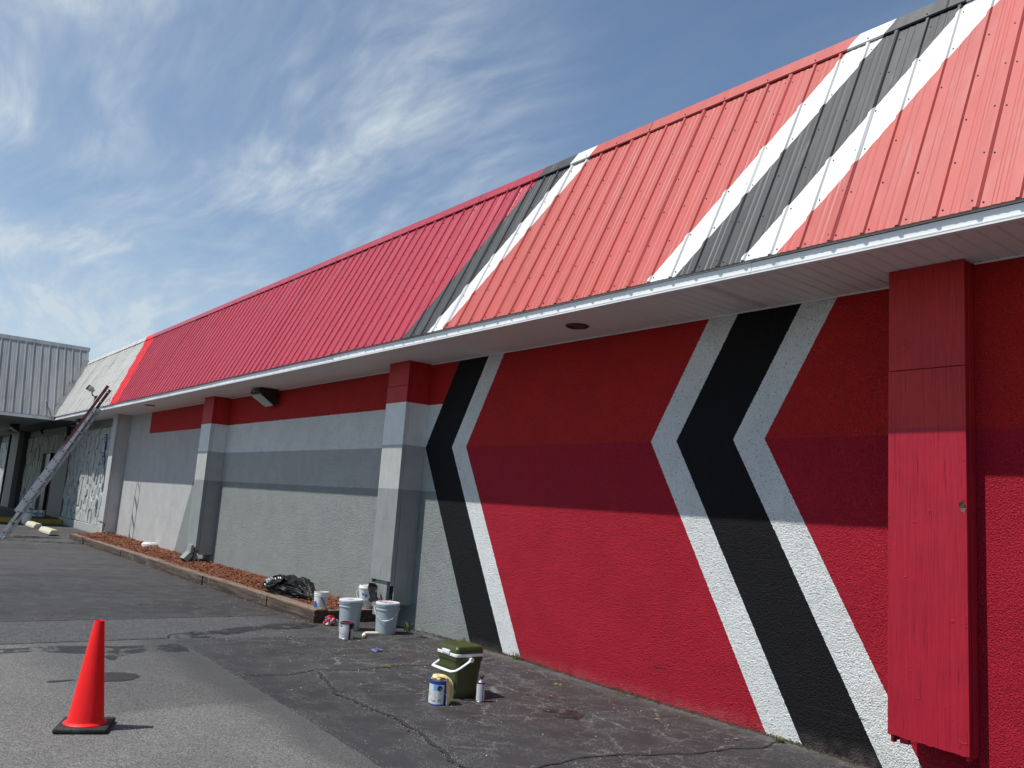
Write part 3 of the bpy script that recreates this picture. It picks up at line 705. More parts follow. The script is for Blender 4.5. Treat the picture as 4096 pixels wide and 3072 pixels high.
# ------------------------------------------------------------------ light fittings
M_BRONZE = plain('dark_bronze_housing', (.014, .013, .012), .55)
M_LENS, t = new_mat('prismatic_lens'); p = t.obj()
setb(t, (.50, .52, .50), .35, normal=t.bump(t.noise(t.map(p, (80, 80, 80)), 1, 1), .002))
def wall_pack(loc, rz, label, sc=1.0, group='wedge lights under the eaves'):
    T_ = tag(empty('wall_light', loc, rz), label, 'wall light', group)
    w_ = .21*sc
    # side profile (y forward is -y, z down from soffit)
    body = [(.0, .0), (-.30, .0), (-.36, -.03), (-.37, -.10), (-.30, -.12), (-.055, -.285), (.0, -.27)]
    body = [(a*sc, b*sc) for a, b in body]
    mb = MB()
    out = [(-w_*.80, w_*.80)]; n = len(body)
    vs = [(-w_, a, b) for a, b in body]+[(w_, a, b) for a, b in body]
    # housing: top, back, sides as thin cheeks, leaving the sloped front for the lens
    mb.add(vs, [tuple(range(n)), tuple(range(2*n-1, n-1, -1))]+[(i, i+n, (i+1) % n+n, (i+1) % n) for i in range(n)])
    obj('housing', mb, M_BRONZE, T_, bevel=.008)
    l0 = (-.33*sc, -.115*sc); l1 = (-.05*sc, -.305*sc)
    mb = MB(); e = w_*.86; b0 = .055*sc
    dy_, dz_ = (l1[1]-l0[1]), -(l1[0]-l0[0]); L_ = math.hypot(dy_, dz_); nx_, nz_ = dy_/L_, dz_/L_
    mb.hexa([(-e, l0[0], l0[1]), (e, l0[0], l0[1]), (e, l1[0], l1[1]), (-e, l1[0], l1[1])],
            [(-e*.7, l0[0]+nx_*b0*.7, l0[1]+nz_*b0-.005), (e*.7, l0[0]+nx_*b0*.7, l0[1]+nz_*b0-.005), (e*.7, l1[0]+nx_*b0, l1[1]+nz_*b0+.03), (-e*.7, l1[0]+nx_*b0, l1[1]+nz_*b0+.03)])
    obj('lens', mb, M_LENS, T_, bevel=.006)
    mb = MB(); mb.box(-w_*.55, -w_*.3, -.374*sc, -.36*sc, -.085*sc, -.045*sc).box(-w_*.2, w_*.05, -.374*sc, -.36*sc, -.085*sc, -.045*sc)
    obj('latch', mb, plain('dull_latch', (.16, .16, .16), .5), T_)
    mb = MB(); mb.tube([(-w_*.7, -.03*sc, -.295*sc), (w_*.7, -.03*sc, -.295*sc)], .012*sc, 6); obj('hinge', mb, M_BRONZE, T_)
wall_pack((-15.1, 6.08, SOF-.003), 0, 'dark wedge light with pale lens between the grey piers, above the rubbish bag', 1.0)
wall_pack((-29.55, 5.85, SOF-.003), 0, 'dark wedge light on the soffit just left of the ladder', .95)
wall_pack((-36.8, 4.9, SOF-.003), 0, 'dark wedge light under the grey canopy, nearest the doorway', .9)
wall_pack((-44.0, 5.10, SOF-.003), 0, 'dark wedge light at the left edge under the grey canopy', .9)
M_CANRING = plain('brown_light_trim', (.045, .032, .022), .45)
def can_light(x, y, label):
    T_ = tag(empty('recessed_light', (x, y, SOF-.004)), label, 'ceiling light', 'round lights in the soffit')
    mb = MB(); mb.lathe([(.118, .003), (.122, -.004), (.112, -.012), (.092, -.011), (.086, .003)], 32); obj('trim_ring', mb, M_CANRING, T_, smooth=40)
    mb = MB(); mb.lathe([(.0, -.004), (.05, -.003), (.086, .001)], 32); obj('bulb_lens', mb, plain('amber_lens', (.10, .065, .035), .4), T_, smooth=60)
can_light(-6.246, 5.669, 'round brown light in the soffit between the two chevrons')
can_light(-21.5, 5.564, 'round brown light in the soffit above the grey wall by the ladder')
# floodlight on the grey roof
fl = tag(empty('floodlight', rp(-26.18, .39, 0.02)), 'old box floodlight on a swivel arm on the grey metal roof', 'floodlight')
M_FLOOD = plain('aged_aluminium', (.22, .22, .21), .45, .6, var=.35, nscale=14)
mb = MB(); mb.lathe([(.09, 0), (.09, .03), (.05, .05), (.0, .05)], 16); obj('base', mb, M_BRONZE, fl, smooth=40, rot=(TH, 0, 0))
mb = MB(); mb.tube([(0, -.03, .02), (-.02, -.16, .10), (-.03, -.20, .22)], .028, 8); obj('arm', mb, M_BRONZE, fl, smooth=50)
hd = empty('x'); bpy.data.objects.remove(hd)
mb = MB(); mb.hexa([(-.15, -.10, -.11), (.15, -.10, -.11), (.11, .12, -.08), (-.11, .12, -.08)], [(-.15, -.10, .11), (.15, -.10, .11), (.11, .12, .08), (-.11, .12, .08)])
h_ = obj('head', mb, M_FLOOD, fl, loc=(-.05, -.24, .36), rot=(R(-28), R(-14), R(-50)), bevel=.02)
mb = MB(); mb.box(-.17, .17, -.125, -.10, -.125, .125); obj('visor', mb, M_BRONZE, h_, bevel=.006)
mb = MB(); mb.lathe([(.03, 0), (.03, .02), (0, .02)], 10); obj('knob', mb, M_BRONZE, h_, loc=(.0, .05, .095))
fl.scale = (.62, .62, .62)
# cameras and conduit under the far eave
def cctv(loc, rz, label):
    T_ = tag(empty('security_camera', loc, rz), label, 'camera')
    mb = MB(); mb.tube([(0, 0, 0), (0, .12, 0), (0, .26, 0)], [.05, .05, .045], 10); obj('body', mb, M_BLACKP, T_, smooth=40, rot=(R(-20), 0, 0))
    mb = MB(); mb.tube([(0, .2, .0), (0, .26, .16)], .018, 6); obj('bracket', mb, M_BLACKP, T_)
cctv((-36.0, 5.55, 3.40), R(70), 'small dark bullet camera under the soffit beside the doorway')
cb = tag(empty('junction_box', (-33.3, 6.0, 3.3)), 'dark wired box with loose conduit high on the shaded far wall', 'junction box')
mb = MB(); mb.box(-.12, .12, -.1, .05, -.12, .22); obj('box', mb, M_BLACKP, cb, bevel=.02)
mb = MB(); mb.tube([(0, -.05, -.1), (.05, -.1, -.25), (.25, -.1, -.36), (.6, -.08, -.34), (.8, .02, -.2)], .03, 8); obj('conduit', mb, M_GREYPAINT, cb, smooth=60)

# blue sign marks on the stone panel ----------------------------------------------
sg = tag(empty('wall_sign', (-28.05, WALL-.085, 2.30)), 'narrow vertical blue and white sign on the stone wall beside the ladder', 'sign')
M_BLUE = plain('sign_blue', (.012, .035, .16), .5); M_SIGNW = plain('sign_white', (.45, .50, .55), .5)
mb = MB(); mb.box(-.02, .26, 0, .04, .1, .80); obj('backing', mb, M_BLUE, sg)
mb = MB(); mb.box(.02, .17, -.006, .002, .24, .52); obj('white_plate', mb, M_SIGNW, sg)
mb = MB()
for z_ in (.57, .64, .72): mb.box(-.01, .17, -.006, .002, z_, z_+.035)
mb.box(0, .17, -.006, .002, .15, .19); obj('bars', mb, M_SIGNW, sg)
mb = MB(); mb.box(-.06, .22, 0, .04, -.16, .05); obj('lower_backing', mb, M_SIGNW, sg)
mb = MB(); mb.box(-.04, .20, -.006, .0, -.14, .03); obj('lower_frame', mb, M_BLUE, sg)
mb = MB(); mb.box(.01, .15, -.012, -.006, -.11, 0.0); obj('lower_mark', mb, M_SIGNW, sg)

# ------------------------------------------------------------------ planting strip
M_TIMBER, t = new_mat('weathered_timber'); p = t.pos(); o_ = t.obj(); x, y, z = t.xyz(p)
gr = t.noise(t.map(p, (1.6, 26, 26)), 1.0, 6, .68, .4); lo = t.noise(p, 2.6, 4, .6)
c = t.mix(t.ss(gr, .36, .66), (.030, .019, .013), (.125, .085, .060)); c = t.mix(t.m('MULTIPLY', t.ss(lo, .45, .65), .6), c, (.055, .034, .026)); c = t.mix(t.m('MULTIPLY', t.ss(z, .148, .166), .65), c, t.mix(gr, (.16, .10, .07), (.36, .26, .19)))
li = t.m('MULTIPLY', t.ss(t.noise(p, 16, 6, .7), .58, .66), t.ss(t.noise(p, 1.4, 2), .48, .6)); c = t.mix(t.m('MULTIPLY', li, .7), c, (.42, .42, .36))
setb(t, c, .85, normal=t.bump(t.m('ADD', gr, t.m('MULTIPLY', t.noise(p, 30, 5, .7), .4)), .014, 1.0))
def timber(x0, x1, y0, y1, z0, z1, seed, label, axis='x'):
    L = (x1-x0) if axis == 'x' else (y1-y0); n = max(6, int(L/.12)); mb = MB(); vs = []; fs = []
    a0, a1, b0, b1 = (y0, y1, z0, z1) if axis == 'x' else (x0, x1, z0, z1)
    sec = []
    m_ = 5
    for i in range(m_): sec.append((a0+(a1-a0)*i/m_, b0))
    for i in range(m_): sec.append((a1, b0+(b1-b0)*i/m_))
    for i in range(m_): sec.append((a1-(a1-a0)*i/m_, b1))
    for i in range(m_): sec.append((a0, b1-(b1-b0)*i/m_))
    k = len(sec); ca, cb_ = (a0+a1)/2, (b0+b1)/2
    for i in range(n+1):
        u = (x0 if axis == 'x' else y0)+L*i/n
        for j, (a, b) in enumerate(sec):
            rr = 1-.07*((abs(a-ca)/((a1-a0)/2))**6*(abs(b-cb_)/((b1-b0)/2))**6)
            d = .010*n3(u*2.2, seed+a*9, b*9)+.006*n3(u*9, seed+a*30, b*30)
            aa = ca+(a-ca)*rr*(1+d*6); bb = cb_+(b-cb_)*rr*(1+d*5)
            uu = u+(.008*n3(a*20, b*20, seed) if i in (0, n) else 0)
            vs.append((uu, aa, bb) if axis == 'x' else (aa, uu, bb))
    for i in range(n):
        for j in range(k): fs.append((i*k+j, i*k+(j+1) % k, (i+1)*k+(j+1) % k, (i+1)*k+j))
    fs += [tuple(range(k)), tuple(reversed(range(n*k, n*k+k)))]
    if axis == 'x': fs = [tuple(reversed(f)) for f in fs]
    mb.add(vs, fs)
    zr = zg((x0+x1)/2, y0)
    return tag(obj('landscape_timber', mb, M_TIMBER, smooth=35, loc=(0, 0, zr*.7)), label, 'timber', 'weathered timbers edging the mulch bed')
J = [-26.0, -23.25, -20.42, -17.55, -14.85, -12.03, -10.42]
labs = ['farthest weathered timber of the mulch bed edging, left of the grey pier', 'second timber from the far end of the mulch edging', 'third timber from the far end, in front of the white lid',
        'mulch bed timber in front of the downspout elbow', 'lichen-covered mulch bed timber beside the rubbish bag', 'nearest long mulch bed timber, cracked grain, with a white pail on its end']
for i in range(6):
    timber(J[i]+.012, J[i+1]-.012, 5.085+random.uniform(-.012, .012)+(.02 if i == 5 else 0), 5.295, -.02, .168+random.uniform(-.008, .01), i*3.1, labs[i])
timber(-10.62, -10.43, 5.30, 6.10, -.02, .165, 31, 'short end timber running to the wall behind the grey buckets', 'y')
M_MULCH, t = new_mat('red_mulch'); p = t.pos(); n_ = t.noise(p, 28, 5, .7)
c = t.mix(t.ss(n_, .35, .65), (.11, .034, .017), (.36, .135, .068)); c = t.mix(t.ss(t.noise(p, 60, 3, .6), .66, .74), c, (.36, .21, .13))
setb(t, c, .9, normal=t.bump(n_, .02))
mul = MB(); nxm, nym = 240, 10; vs = []
for j in range(nym+1):
    for i in range(nxm+1):
        x_ = -26.0+15.5*i/nxm; y_ = 5.22+.94*j/nym
        vs.append((x_, y_, .105+.05*sstep(j/nym*1.4)+.022*n3(x_*3, y_*3)+.012*n3(x_*11, y_*11)+.05*sstep((-19-x_)/6)))
mul.add(vs, [(j*(nxm+1)+i, j*(nxm+1)+i+1, (j+1)*(nxm+1)+i+1, (j+1)*(nxm+1)+i) for j in range(nym) for i in range(nxm)])
def mulz(x_, y_): return .105+.05*sstep((y_-5.22)/.94*1.4)+.022*n3(x_*3, y_*3)+.05*sstep((-19-x_)/6)
for q in range(26000):
    x_ = random.uniform(-25.9, -10.55); y_ = random.uniform(5.24, 6.13); a = random.uniform(0, math.pi); L = random.uniform(.012, .045); wd = random.uniform(.003, .008)
    zc = mulz(x_, y_)+random.uniform(.004, .03); ti = random.uniform(-.5, .5); d = Vector((math.cos(a)*math.cos(ti), math.sin(a)*math.cos(ti), math.sin(ti))); e = Vector((-math.sin(a), math.cos(a), random.uniform(-.4, .4)))
    c0 = Vector((x_, y_, zc)); mul.add([c0-d*L-e*wd, c0+d*L-e*wd, c0+d*L+e*wd, c0-d*L+e*wd], [(0, 1, 2, 3)])
for q in range(420):
    x_ = random.uniform(-25.5, -10.2); top = random.random() < .55
    y_ = random.uniform(5.10, 5.28) if top else 5.075-abs(random.gauss(0, .09)); zc = (.181 if top else zg(x_, y_)+.006); a = random.uniform(0, math.pi); L = random.uniform(.008, .03); wd = random.uniform(.002, .006)
    d = Vector((math.cos(a), math.sin(a), random.uniform(-.1, .1))); e = Vector((-math.sin(a), math.cos(a), random.uniform(-.3, .3))); c0 = Vector((x_, y_, zc))
    mul.add([c0-d*L-e*wd, c0+d*L-e*wd, c0+d*L+e*wd, c0-d*L+e*wd], [(0, 1, 2, 3)])
tag(obj('mulch', mul, M_MULCH), 'red-brown wood mulch filling the strip along the grey wall', 'mulch', kind='stuff')

# ------------------------------------------------------------------ wheel stops
M_STOP = plain('cream_concrete', (.56, .52, .40), .8, bump=.006, bscale=50, dirt=((.3, .28, .22), 7, .55, .75))
def wheel_stop(x0, x1, y, rz, label):
    T_ = tag(empty('wheel_stop', ((x0+x1)/2, y, zg((x0+x1)/2, y)), rz), label, 'wheel stop', 'concrete wheel stops by the far wall')
    L = (x1-x0)/2; mb = MB()
    pr = [(-.13, 0), (-.125, .06), (-.07, .145), (.07, .145), (.125, .06), (.13, 0)]
    n = len(pr); vs = [(-L, a, b) for a, b in pr]+[(-L+.04, a*.9, b) for a, b in pr]
    mb.prism(pr, -L, L, 0); obj('body', mb, M_STOP, T_, bevel=.015)
    for q in (-.55, .55):
        mb = MB(); mb.lathe([(.018, .1455), (.018, .149), (0, .149)], 10, (q*L, 0, 0)); obj('pin', mb, plain('rusty_pin', (.12, .06, .03), .8), T_)
wheel_stop(-31.0, -29.1, 4.80, R(0), 'cream concrete wheel stop farther away, next to the yellow kerb')
wheel_stop(-28.2, -26.55, 4.80, R(0), 'cream concrete wheel stop nearer the mulch bed')

# ------------------------------------------------------------------ extension ladder
B = Vector((-25.15, 3.40, 0.0)); Cc = Vector((-24.2, 5.03, 3.60)); U = (Cc-B); TT = 1.0
wdir = Vector((.878, -.479, 0)); Ud = U.normalized(); Nd = wdir.cross(Ud).normalized()   # outward normal
if Nd.y > 0: Nd = -Nd
LT = U.length
lad = tag(empty('extension_ladder', B), 'aluminium extension ladder, dark red at the top, leaning on the eave at the far end', 'ladder')
M_ALU, t = new_mat('ladder_aluminium'); p = t.pos(); x, y, z = t.xyz(p)
al = t.mix(t.ss(t.noise(p, 5, 4, .6), .4, .7), (.50, .50, .52), (.34, .34, .36))
setb(t, al, .42, .55)
M_ALUR, t = new_mat('ladder_red_top'); p = t.pos(); x, y, z = t.xyz(p)
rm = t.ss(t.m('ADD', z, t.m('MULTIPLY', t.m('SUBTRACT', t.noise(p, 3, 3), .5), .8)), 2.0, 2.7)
setb(t, t.mix(rm, (.44, .44, .46), (.11, .018, .020)), .45, t.m('MULTIPLY', t.m('SUBTRACT', 1, rm), .55))  # fly rails turn dark red towards the top
def rail(name, side, s0, s1, off, mat, depth=.075):
    mb = MB(); hw = .205 if off < .03 else .185
    c = wdir*side*hw; a = .028
    def P(u, d, k): return c+Ud*u+Nd*(off+d)+wdir*k
    # channel: web plus two flanges
    for d0, d1, k0, k1 in ((-.0, depth, -.002*side, .002*side), (0, .004, -.024*side, -.0022*side), (depth-.004, depth, -.024*side, -.0022*side)):
        mb.hexa([P(s0, d0, k0), P(s0, d1, k0), P(s0, d1, k1), P(s0, d0, k1)], [P(s1, d0, k0), P(s1, d1, k0), P(s1, d1, k1), P(s1, d0, k1)])
    return obj(name, mb, mat, lad)
rail('base_rail', 1, .0, LT*.985, .0, M_ALU); rail('base_rail', -1, .0, LT*.985, .0, M_ALU)
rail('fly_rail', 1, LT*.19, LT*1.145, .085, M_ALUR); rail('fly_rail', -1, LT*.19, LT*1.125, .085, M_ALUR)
k = 0; s_ = .2
while s_ < LT*1.12:
    if s_ < LT*.97:
        mb = MB(); mb.tube([wdir*-.21+Ud*s_+Nd*.038, wdir*.21+Ud*s_+Nd*.038], .016, 8); obj('rung', mb, M_ALU, lad, smooth=50)
        mb = MB(); mb.tube([wdir*.207+Ud*s_+Nd*.038, wdir*.212+Ud*s_+Nd*.038], .019, 8); obj('rung_end', mb, M_BLACKP, lad)
    if s_ > LT*.22:
        mb = MB(); mb.tube([wdir*-.19+Ud*(s_+.02)+Nd*.123, wdir*.19+Ud*(s_+.02)+Nd*.123], .016, 8); obj('rung', mb, M_ALU, lad, smooth=50)
        mb = MB(); mb.tube([wdir*.187+Ud*(s_+.02)+Nd*.123, wdir*.192+Ud*(s_+.02)+Nd*.123], .019, 8); obj('rung_end', mb, M_BLACKP, lad)
    s_ += .305
for side in (-1, 1):
    mb = MB(); c = wdir*side*.205+Nd*.035; mb.hexa([c+Vector((-.04, -.08, 0)), c+Vector((.04, -.08, 0)), c+Vector((.04, .05, 0)), c+Vector((-.04, .05, 0))], [c+Vector((-.03, -.05, .06)), c+Vector((.03, -.05, .06)), c+Vector((.03, .05, .07)), c+Vector((-.03, .05, .07))])
    obj('foot', mb, M_ALU, lad, bevel=.008)

# ------------------------------------------------------------------ traffic cone
cx_, cy_ = -6.335, 1.505
cone = tag(empty('traffic_cone', (cx_, cy_, .004), R(-23)), 'red traffic cone on a square black rubber base in the left foreground', 'traffic cone')
M_CONE, t = new_mat('cone_plastic'); o_ = t.obj(); x, y, z = t.xyz(o_)
gr2 = t.m('MULTIPLY', t.ss(t.noise(t.map(o_, (14, 14, 5)), 1.4, 4, .7), .52, .70), .45)
sc_ = t.m('MULTIPLY', t.ss(t.vor(o_, 130), .22, .12), t.m('MULTIPLY', t.ss(z, .34, .04), t.ss(t.noise(o_, 14, 4, .6), .40, .62)))
st2 = t.noise(t.map(o_, (9, 9, .8)), 1, 4)
setb(t, t.mix(t.m('MULTIPLY', sc_, .7), t.mix(t.ss(st2, .4, .7), t.mix(gr2, (.92, .012, .012), (.55, .012, .014)), (.82, .009, .010)), (.85, .35, .30)), t.lin(st2, .3, .7, .42, .55), normal=t.bump(t.noise(t.map(o_, (40, 40, 4)), 1, 3), .0015), spec=.28)
mb = MB(); mb.lathe([(.136, .036), (.138, .039), (.130, .046), (.119, .052), (.112, .068), (.032, .700), (.0305, .704), (.028, .705), (.0255, .700), (.0255, .66)], 48); obj('cone_body', mb, M_CONE, cone, smooth=35)
mb = MB(); mb.box(-.165, .165, -.165, .165, 0, .036)
obj('base', mb, plain('black_rubber', (.016, .015, .014), .75, var=.3, bump=.003, bscale=50, dirt=((.09, .085, .075), 9, .55, .8)), cone, bevel=.014, seg=3)

# ------------------------------------------------------------------ buckets, pails and cans
def facing(x, y): return math.atan2(-y, -x)
M_BUCKET = plain('blue_grey_plastic', (.36, .415, .435), .35, var=.06, nscale=5, dirt=((.22, .25, .27), 9, .58, .8))
M_LIDP = plain('white_lid_plastic', (.62, .66, .68), .4, var=.06)
M_REDPAINT = plain('wet_red_paint', (.55, .008, .018), .25, var=.2, nscale=20)
M_WHITEPL = plain('white_plastic', (.82, .81, .78), .4, var=.06, dirt=((.5, .46, .42), 14, .6, .75))
M_WIRE = plain('bail_wire', (.55, .56, .56), .35, .7)
def splat(mb, r, seed, c=(0, 0), z=0, n=40, sx=1.0, sy=1.0):
    vs = [(c[0], c[1], z+.002)]
    for k in range(n):
        a = 2*math.pi*k/n; q = r*(.72+.5*n3(math.cos(a)*2.2, math.sin(a)*2.2, seed)+.25*n3(math.cos(a)*6, math.sin(a)*6, seed))
        vs.append((c[0]+q*math.cos(a)*sx, c[1]+q*math.sin(a)*sy, z))
    mb.add(vs, [(0, 1+k, 1+(k+1) % n) for k in range(n)])
def bucket(x, y, label, hand, fa, seed):
    T_ = tag(empty('bucket', (x, y, zg(x, y)+.001), fa), label, 'bucket', 'grey five-gallon buckets')
    mb = MB(); mb.lathe([(.0, 0), (.122, 0), (.126, .006), (.1405, .285), (.1475, .288), (.1475, .300), (.1425, .303), (.1435, .330), (.1505, .333), (.1505, .344), (.145, .347), (.1455, .368), (.139, .368), (.138, .34), (.0, .34)], 48)
    obj('body', mb, M_BUCKET, T_, smooth=30)
    lid = MB(); lid.lathe([(.1475, .352), (.153, .352), (.1545, .360), (.1545, .374), (.151, .381), (.146, .383), (.139, .381), (.137, .3775), (.0, .3770)], 48)
    L_ = obj('lid', lid, M_LIDP if seed == 1 else M_LIDP, T_, smooth=30)
    for k in range(12):
        a = 2*math.pi*k/12; m2 = MB(); m2.box(.1535, .1562, -.004, .004, .350, .366); obj('lid_tab', m2, M_BUCKET, L_, rot=(0, 0, a))
    sp = MB()
    if seed == 1: splat(sp, .045, 2.2, (-.02, -.015), .3782); splat(sp, .02, 8.1, (-.045, .02), .3784)
    else: splat(sp, .095, 5.4, (-.02, -.045), .3782, sx=.8); splat(sp, .035, 9.4, (-.01, .05), .3784)
    obj('paint_spill', sp, M_REDPAINT, L_, smooth=60)
    if seed != 1:
        sp = MB(); splat(sp, .02, 1.4, (.05, .03), .3795); obj('hole', sp, M_BLACKP, L_)
    # bail
    pts = []
    for k in range(21):
        a = math.pi*k/20; yy = -math.cos(a)*.158; dd = math.sin(a)
        pts.append((.155*dd*.9+.012 if True else 0, yy, .318-.155*dd**1.3))
    if hand:
        m2 = MB(); m2.tube(pts, .0032, 6); bl = obj('bail_handle', m2, M_LIDP, T_, smooth=60)
        m2 = MB(); m2.tube(pts[9:13], .0095, 10); obj('grip', m2, M_LIDP, bl, smooth=50)
    m2 = MB()
    for sg_ in (-1, 1): m2.tube([(0, sg_*.138, .318), (0, sg_*.162, .318)], .012, 10)
    obj('bail_ear', m2, M_BUCKET, T_)
    return T_
bucket(-9.448, 5.62, 'grey-blue paint bucket with bail handle, red-smeared lid, nearest the chevron wall', True, facing(-9.448, 5.62)-R(8), 2)
bucket(-9.84, 5.31, 'grey-blue paint bucket standing behind the open red paint can', False, facing(-9.84, 5.31), 1)
st = MB(); st.box(-.006, .006, -.002, .002, 0, .13); sk = tag(empty('stir_stick', (-9.60, 5.605, .37)), 'short paint-stained stir stick standing on the red-smeared bucket lid', 'stick')
obj('stick', st, plain('stirrer_wood', (.30, .13, .09), .7), sk, rot=(R(8), R(-9), 0))

def can_body(T_, r, h, mat, top=True):
    mb = MB(); mb.lathe([(0, .003), (r-.004, .003), (r, 0), (r+.0015, .002), (r+.0015, .006), (r, .008), (r, h-.008), (r+.0018, h-.006), (r+.0018, h-.001), (r, h), (r-.006, h-.001), (r-.0055, h-.003), (r-.0055, h-.02)], 40)
    return obj('body', mb, mat, T_, smooth=35)
M_TIN = plain('tin', (.50, .50, .50), .3, .85, var=.12)
M_LABELW = plain('white_label', (.62, .63, .63), .55, var=.05); M_PRINT = plain('grey_print', (.26, .28, .30), .6, var=.2); M_DARKPRINT = plain('dark_print', (.02, .022, .025), .5)
M_DRIPS = plain('dried_dark_red_paint', (.045, .006, .008), .3, var=.3)
x, y = -9.244, 4.965; fa = facing(x, y)
T_ = tag(empty('paint_can', (x, y, .001), fa), 'open one-gallon paint can with white label and dark red drips', 'paint can')
can_body(T_, .084, .192, M_TIN)
mb = MB(); mb.patch(.0846, R(-88), R(18), .006, .160, 24); lb = obj('label', mb, M_LABELW, T_)
mb = MB(); mb.patch(.0846, R(38), R(70), .008, .115, 12); obj('label', mb, M_LABELW, T_)
mb = MB()
for k in range(9): mb.patch(.0850, R(-70), R(-34+random.uniform(-6, 6)), .028+k*.011, .031+k*.011, 8)
for k in range(7): mb.patch(.0850, R(-26), R(10+random.uniform(-12, 4)), .02+k*.012, .0225+k*.012, 8)
obj('print', mb, M_PRINT, lb)
mb = MB(); mb.patch(.0852, R(-75), R(-40), .140, .154, 8); obj('print', mb, M_DARKPRINT, lb)
mb = MB()
for a0, a1, z_ in ((19, 36, .004), (22, 30, .0), (70, 96, .01), (36, 72, .118), (96, 150, .03)): mb.patch(.0854, R(a0), R(a1), z_, .186, 8)
mb.patch(.0858, R(-92), R(60), .176, .187, 24); obj('drips', mb, M_DRIPS, T_)
mb = MB(); mb.lathe([(0, .120), (.0755, .120), (.0772, .1885), (.0785, .1895)], 40); obj('paint', mb, plain('deep_red_paint', (.26, .005, .010), .3), T_, smooth=40)
mb = MB(); mb.lathe([(.017, 0), (.017, .004), (0, .005)], 16); obj('ear', mb, M_DRIPS, T_, loc=(.0845*math.cos(R(52)), .0845*math.sin(R(52)), .135), rot=(0, R(90), R(52)))
pts = [(.09*math.cos(R(52-a)), .09*math.sin(R(52-a)), .135-.062*math.sin(math.pi*min(1, a/170))) for a in range(0, 171, 10)]
mb = MB(); mb.tube([(p_[0]*1.02, p_[1]*1.02, p_[2]) for p_ in pts], .0016, 6); obj('bail_handle', mb, M_WIRE, T_, smooth=60)

def pail(x, y, z, label, r, h, fa, name='plastic_pail'):
    T_ = tag(empty(name, (x, y, z), fa), label, 'pail', 'small white paint pails')
    mb = MB(); mb.lathe([(0, 0), (r*.86, 0), (r*.88, .004), (r*.955, h*.74), (r*1.0, h*.745), (r*1.0, h*.775), (r*.965, h*.78), (r*.97, h*.85), (r*1.015, h*.855), (r*1.015, h*.88), (r*.985, h*.885), (r, h*.985), (r*1.02, h*.99), (r*1.01, h), (r*.965, h), (r*.955, h*.9), (r*.86, .008), (0, .008)], 40)
    obj('body', mb, M_WHITEPL, T_, smooth=30); return T_
M_BLUEP = plain('blue_paint', (.02, .10, .42), .4, var=.2, nscale=20)
x, y = -10.62, 5.27; fa = facing(x, y)
T_ = pail(x, y, .172, 'white plastic pail with blue paint spot, standing on the near timber end', .098, .215, fa)
mb = MB(); mb.patch(.0945, R(-72), R(-30), .012, .07, 10, .096); mb.patch(.0955, R(-62), R(-42), .07, .095, 6, .0965); obj('paint_spot', mb, M_BLUEP, T_)
mb = MB()
for r_ in range(4):
    for c_ in range(4): mb.patch(.0925+.0025*r_, R(-12+c_*18), R(-12+c_*18+12), .03+r_*.032, .05+r_*.032, 3)
obj('label_blocks', mb, plain('faded_print', (.50, .49, .46), .6), T_)
mb = MB(); mb.tube([(.101, -.002, .155), (.104, .03, .10), (.098, .062, .045)], [.006, .006, .005], 8); obj('brush_handle', mb, plain('navy_handle', (.02, .05, .13), .4), T_, smooth=50)
x, y = -10.60, 5.93; fa = facing(x, y)
T_ = pail(x, y, .16, 'stained white pail with blue blots stacked behind the buckets by the pier', .108, .13, fa)
mb = MB(); mb.lathe([(.070, .08), (.098, .27), (.103, .272), (.103, .285), (.098, .288), (.092, .315), (.086, .318), (.08, .30)], 32); u_ = obj('upper_pail', mb, M_WHITEPL, T_, smooth=30)
mb = MB(); splat(mb, .026, 3.3, (0, 0), 0); obj('paint_spot', mb, M_BLUEP, T_, loc=(.092, -.03, .20), rot=(0, R(82), R(-15)))
mb = MB(); splat(mb, .024, 7.3, (0, 0), 0); obj('paint_spot', mb, M_BLUEP, T_, loc=(.094, .012, .18), rot=(0, R(82), R(8)))
mb = MB(); mb.patch(.0985, R(38), R(58), .205, .235, 5); obj('green_mark', mb, plain('green_print', (.04, .13, .03), .6), T_)
mb = MB(); mb.tube([(0, -.1, .27), (.02, -.125, .22), (.03, -.12, .17), (.06, -.10, .14)], .005, 6); obj('bail_handle', mb, M_LIDP, T_, smooth=60)
# torn black sheeting at the pier foot
bs = MB(); vs = []
for i in range(9):
    for j in range(7):
        u, v = i/8, j/6
        vs.append((-.13+.34*u+.05*n3(u*3, v*3, 1), .05*math.sin(u*7+v*3)+.05*n3(u*4, v*4, 5), .30*v*(.55+.45*math.sin(u*3.0+.3))+.04*n3(u*6, v*5, 9)))
bs.add(vs, [(i*7+j, (i+1)*7+j, (i+1)*7+j+1, i*7+j+1) for i in range(8) for j in range(6)])
o = obj('plastic_scrap', bs, M_BLACKP, smooth=40, loc=(-10.05, 5.715, .33)); o.scale = (.62, .8, .8); tag(o, 'torn scrap of stiff black plastic sheeting at the foot of the grey pier', 'plastic scrap')

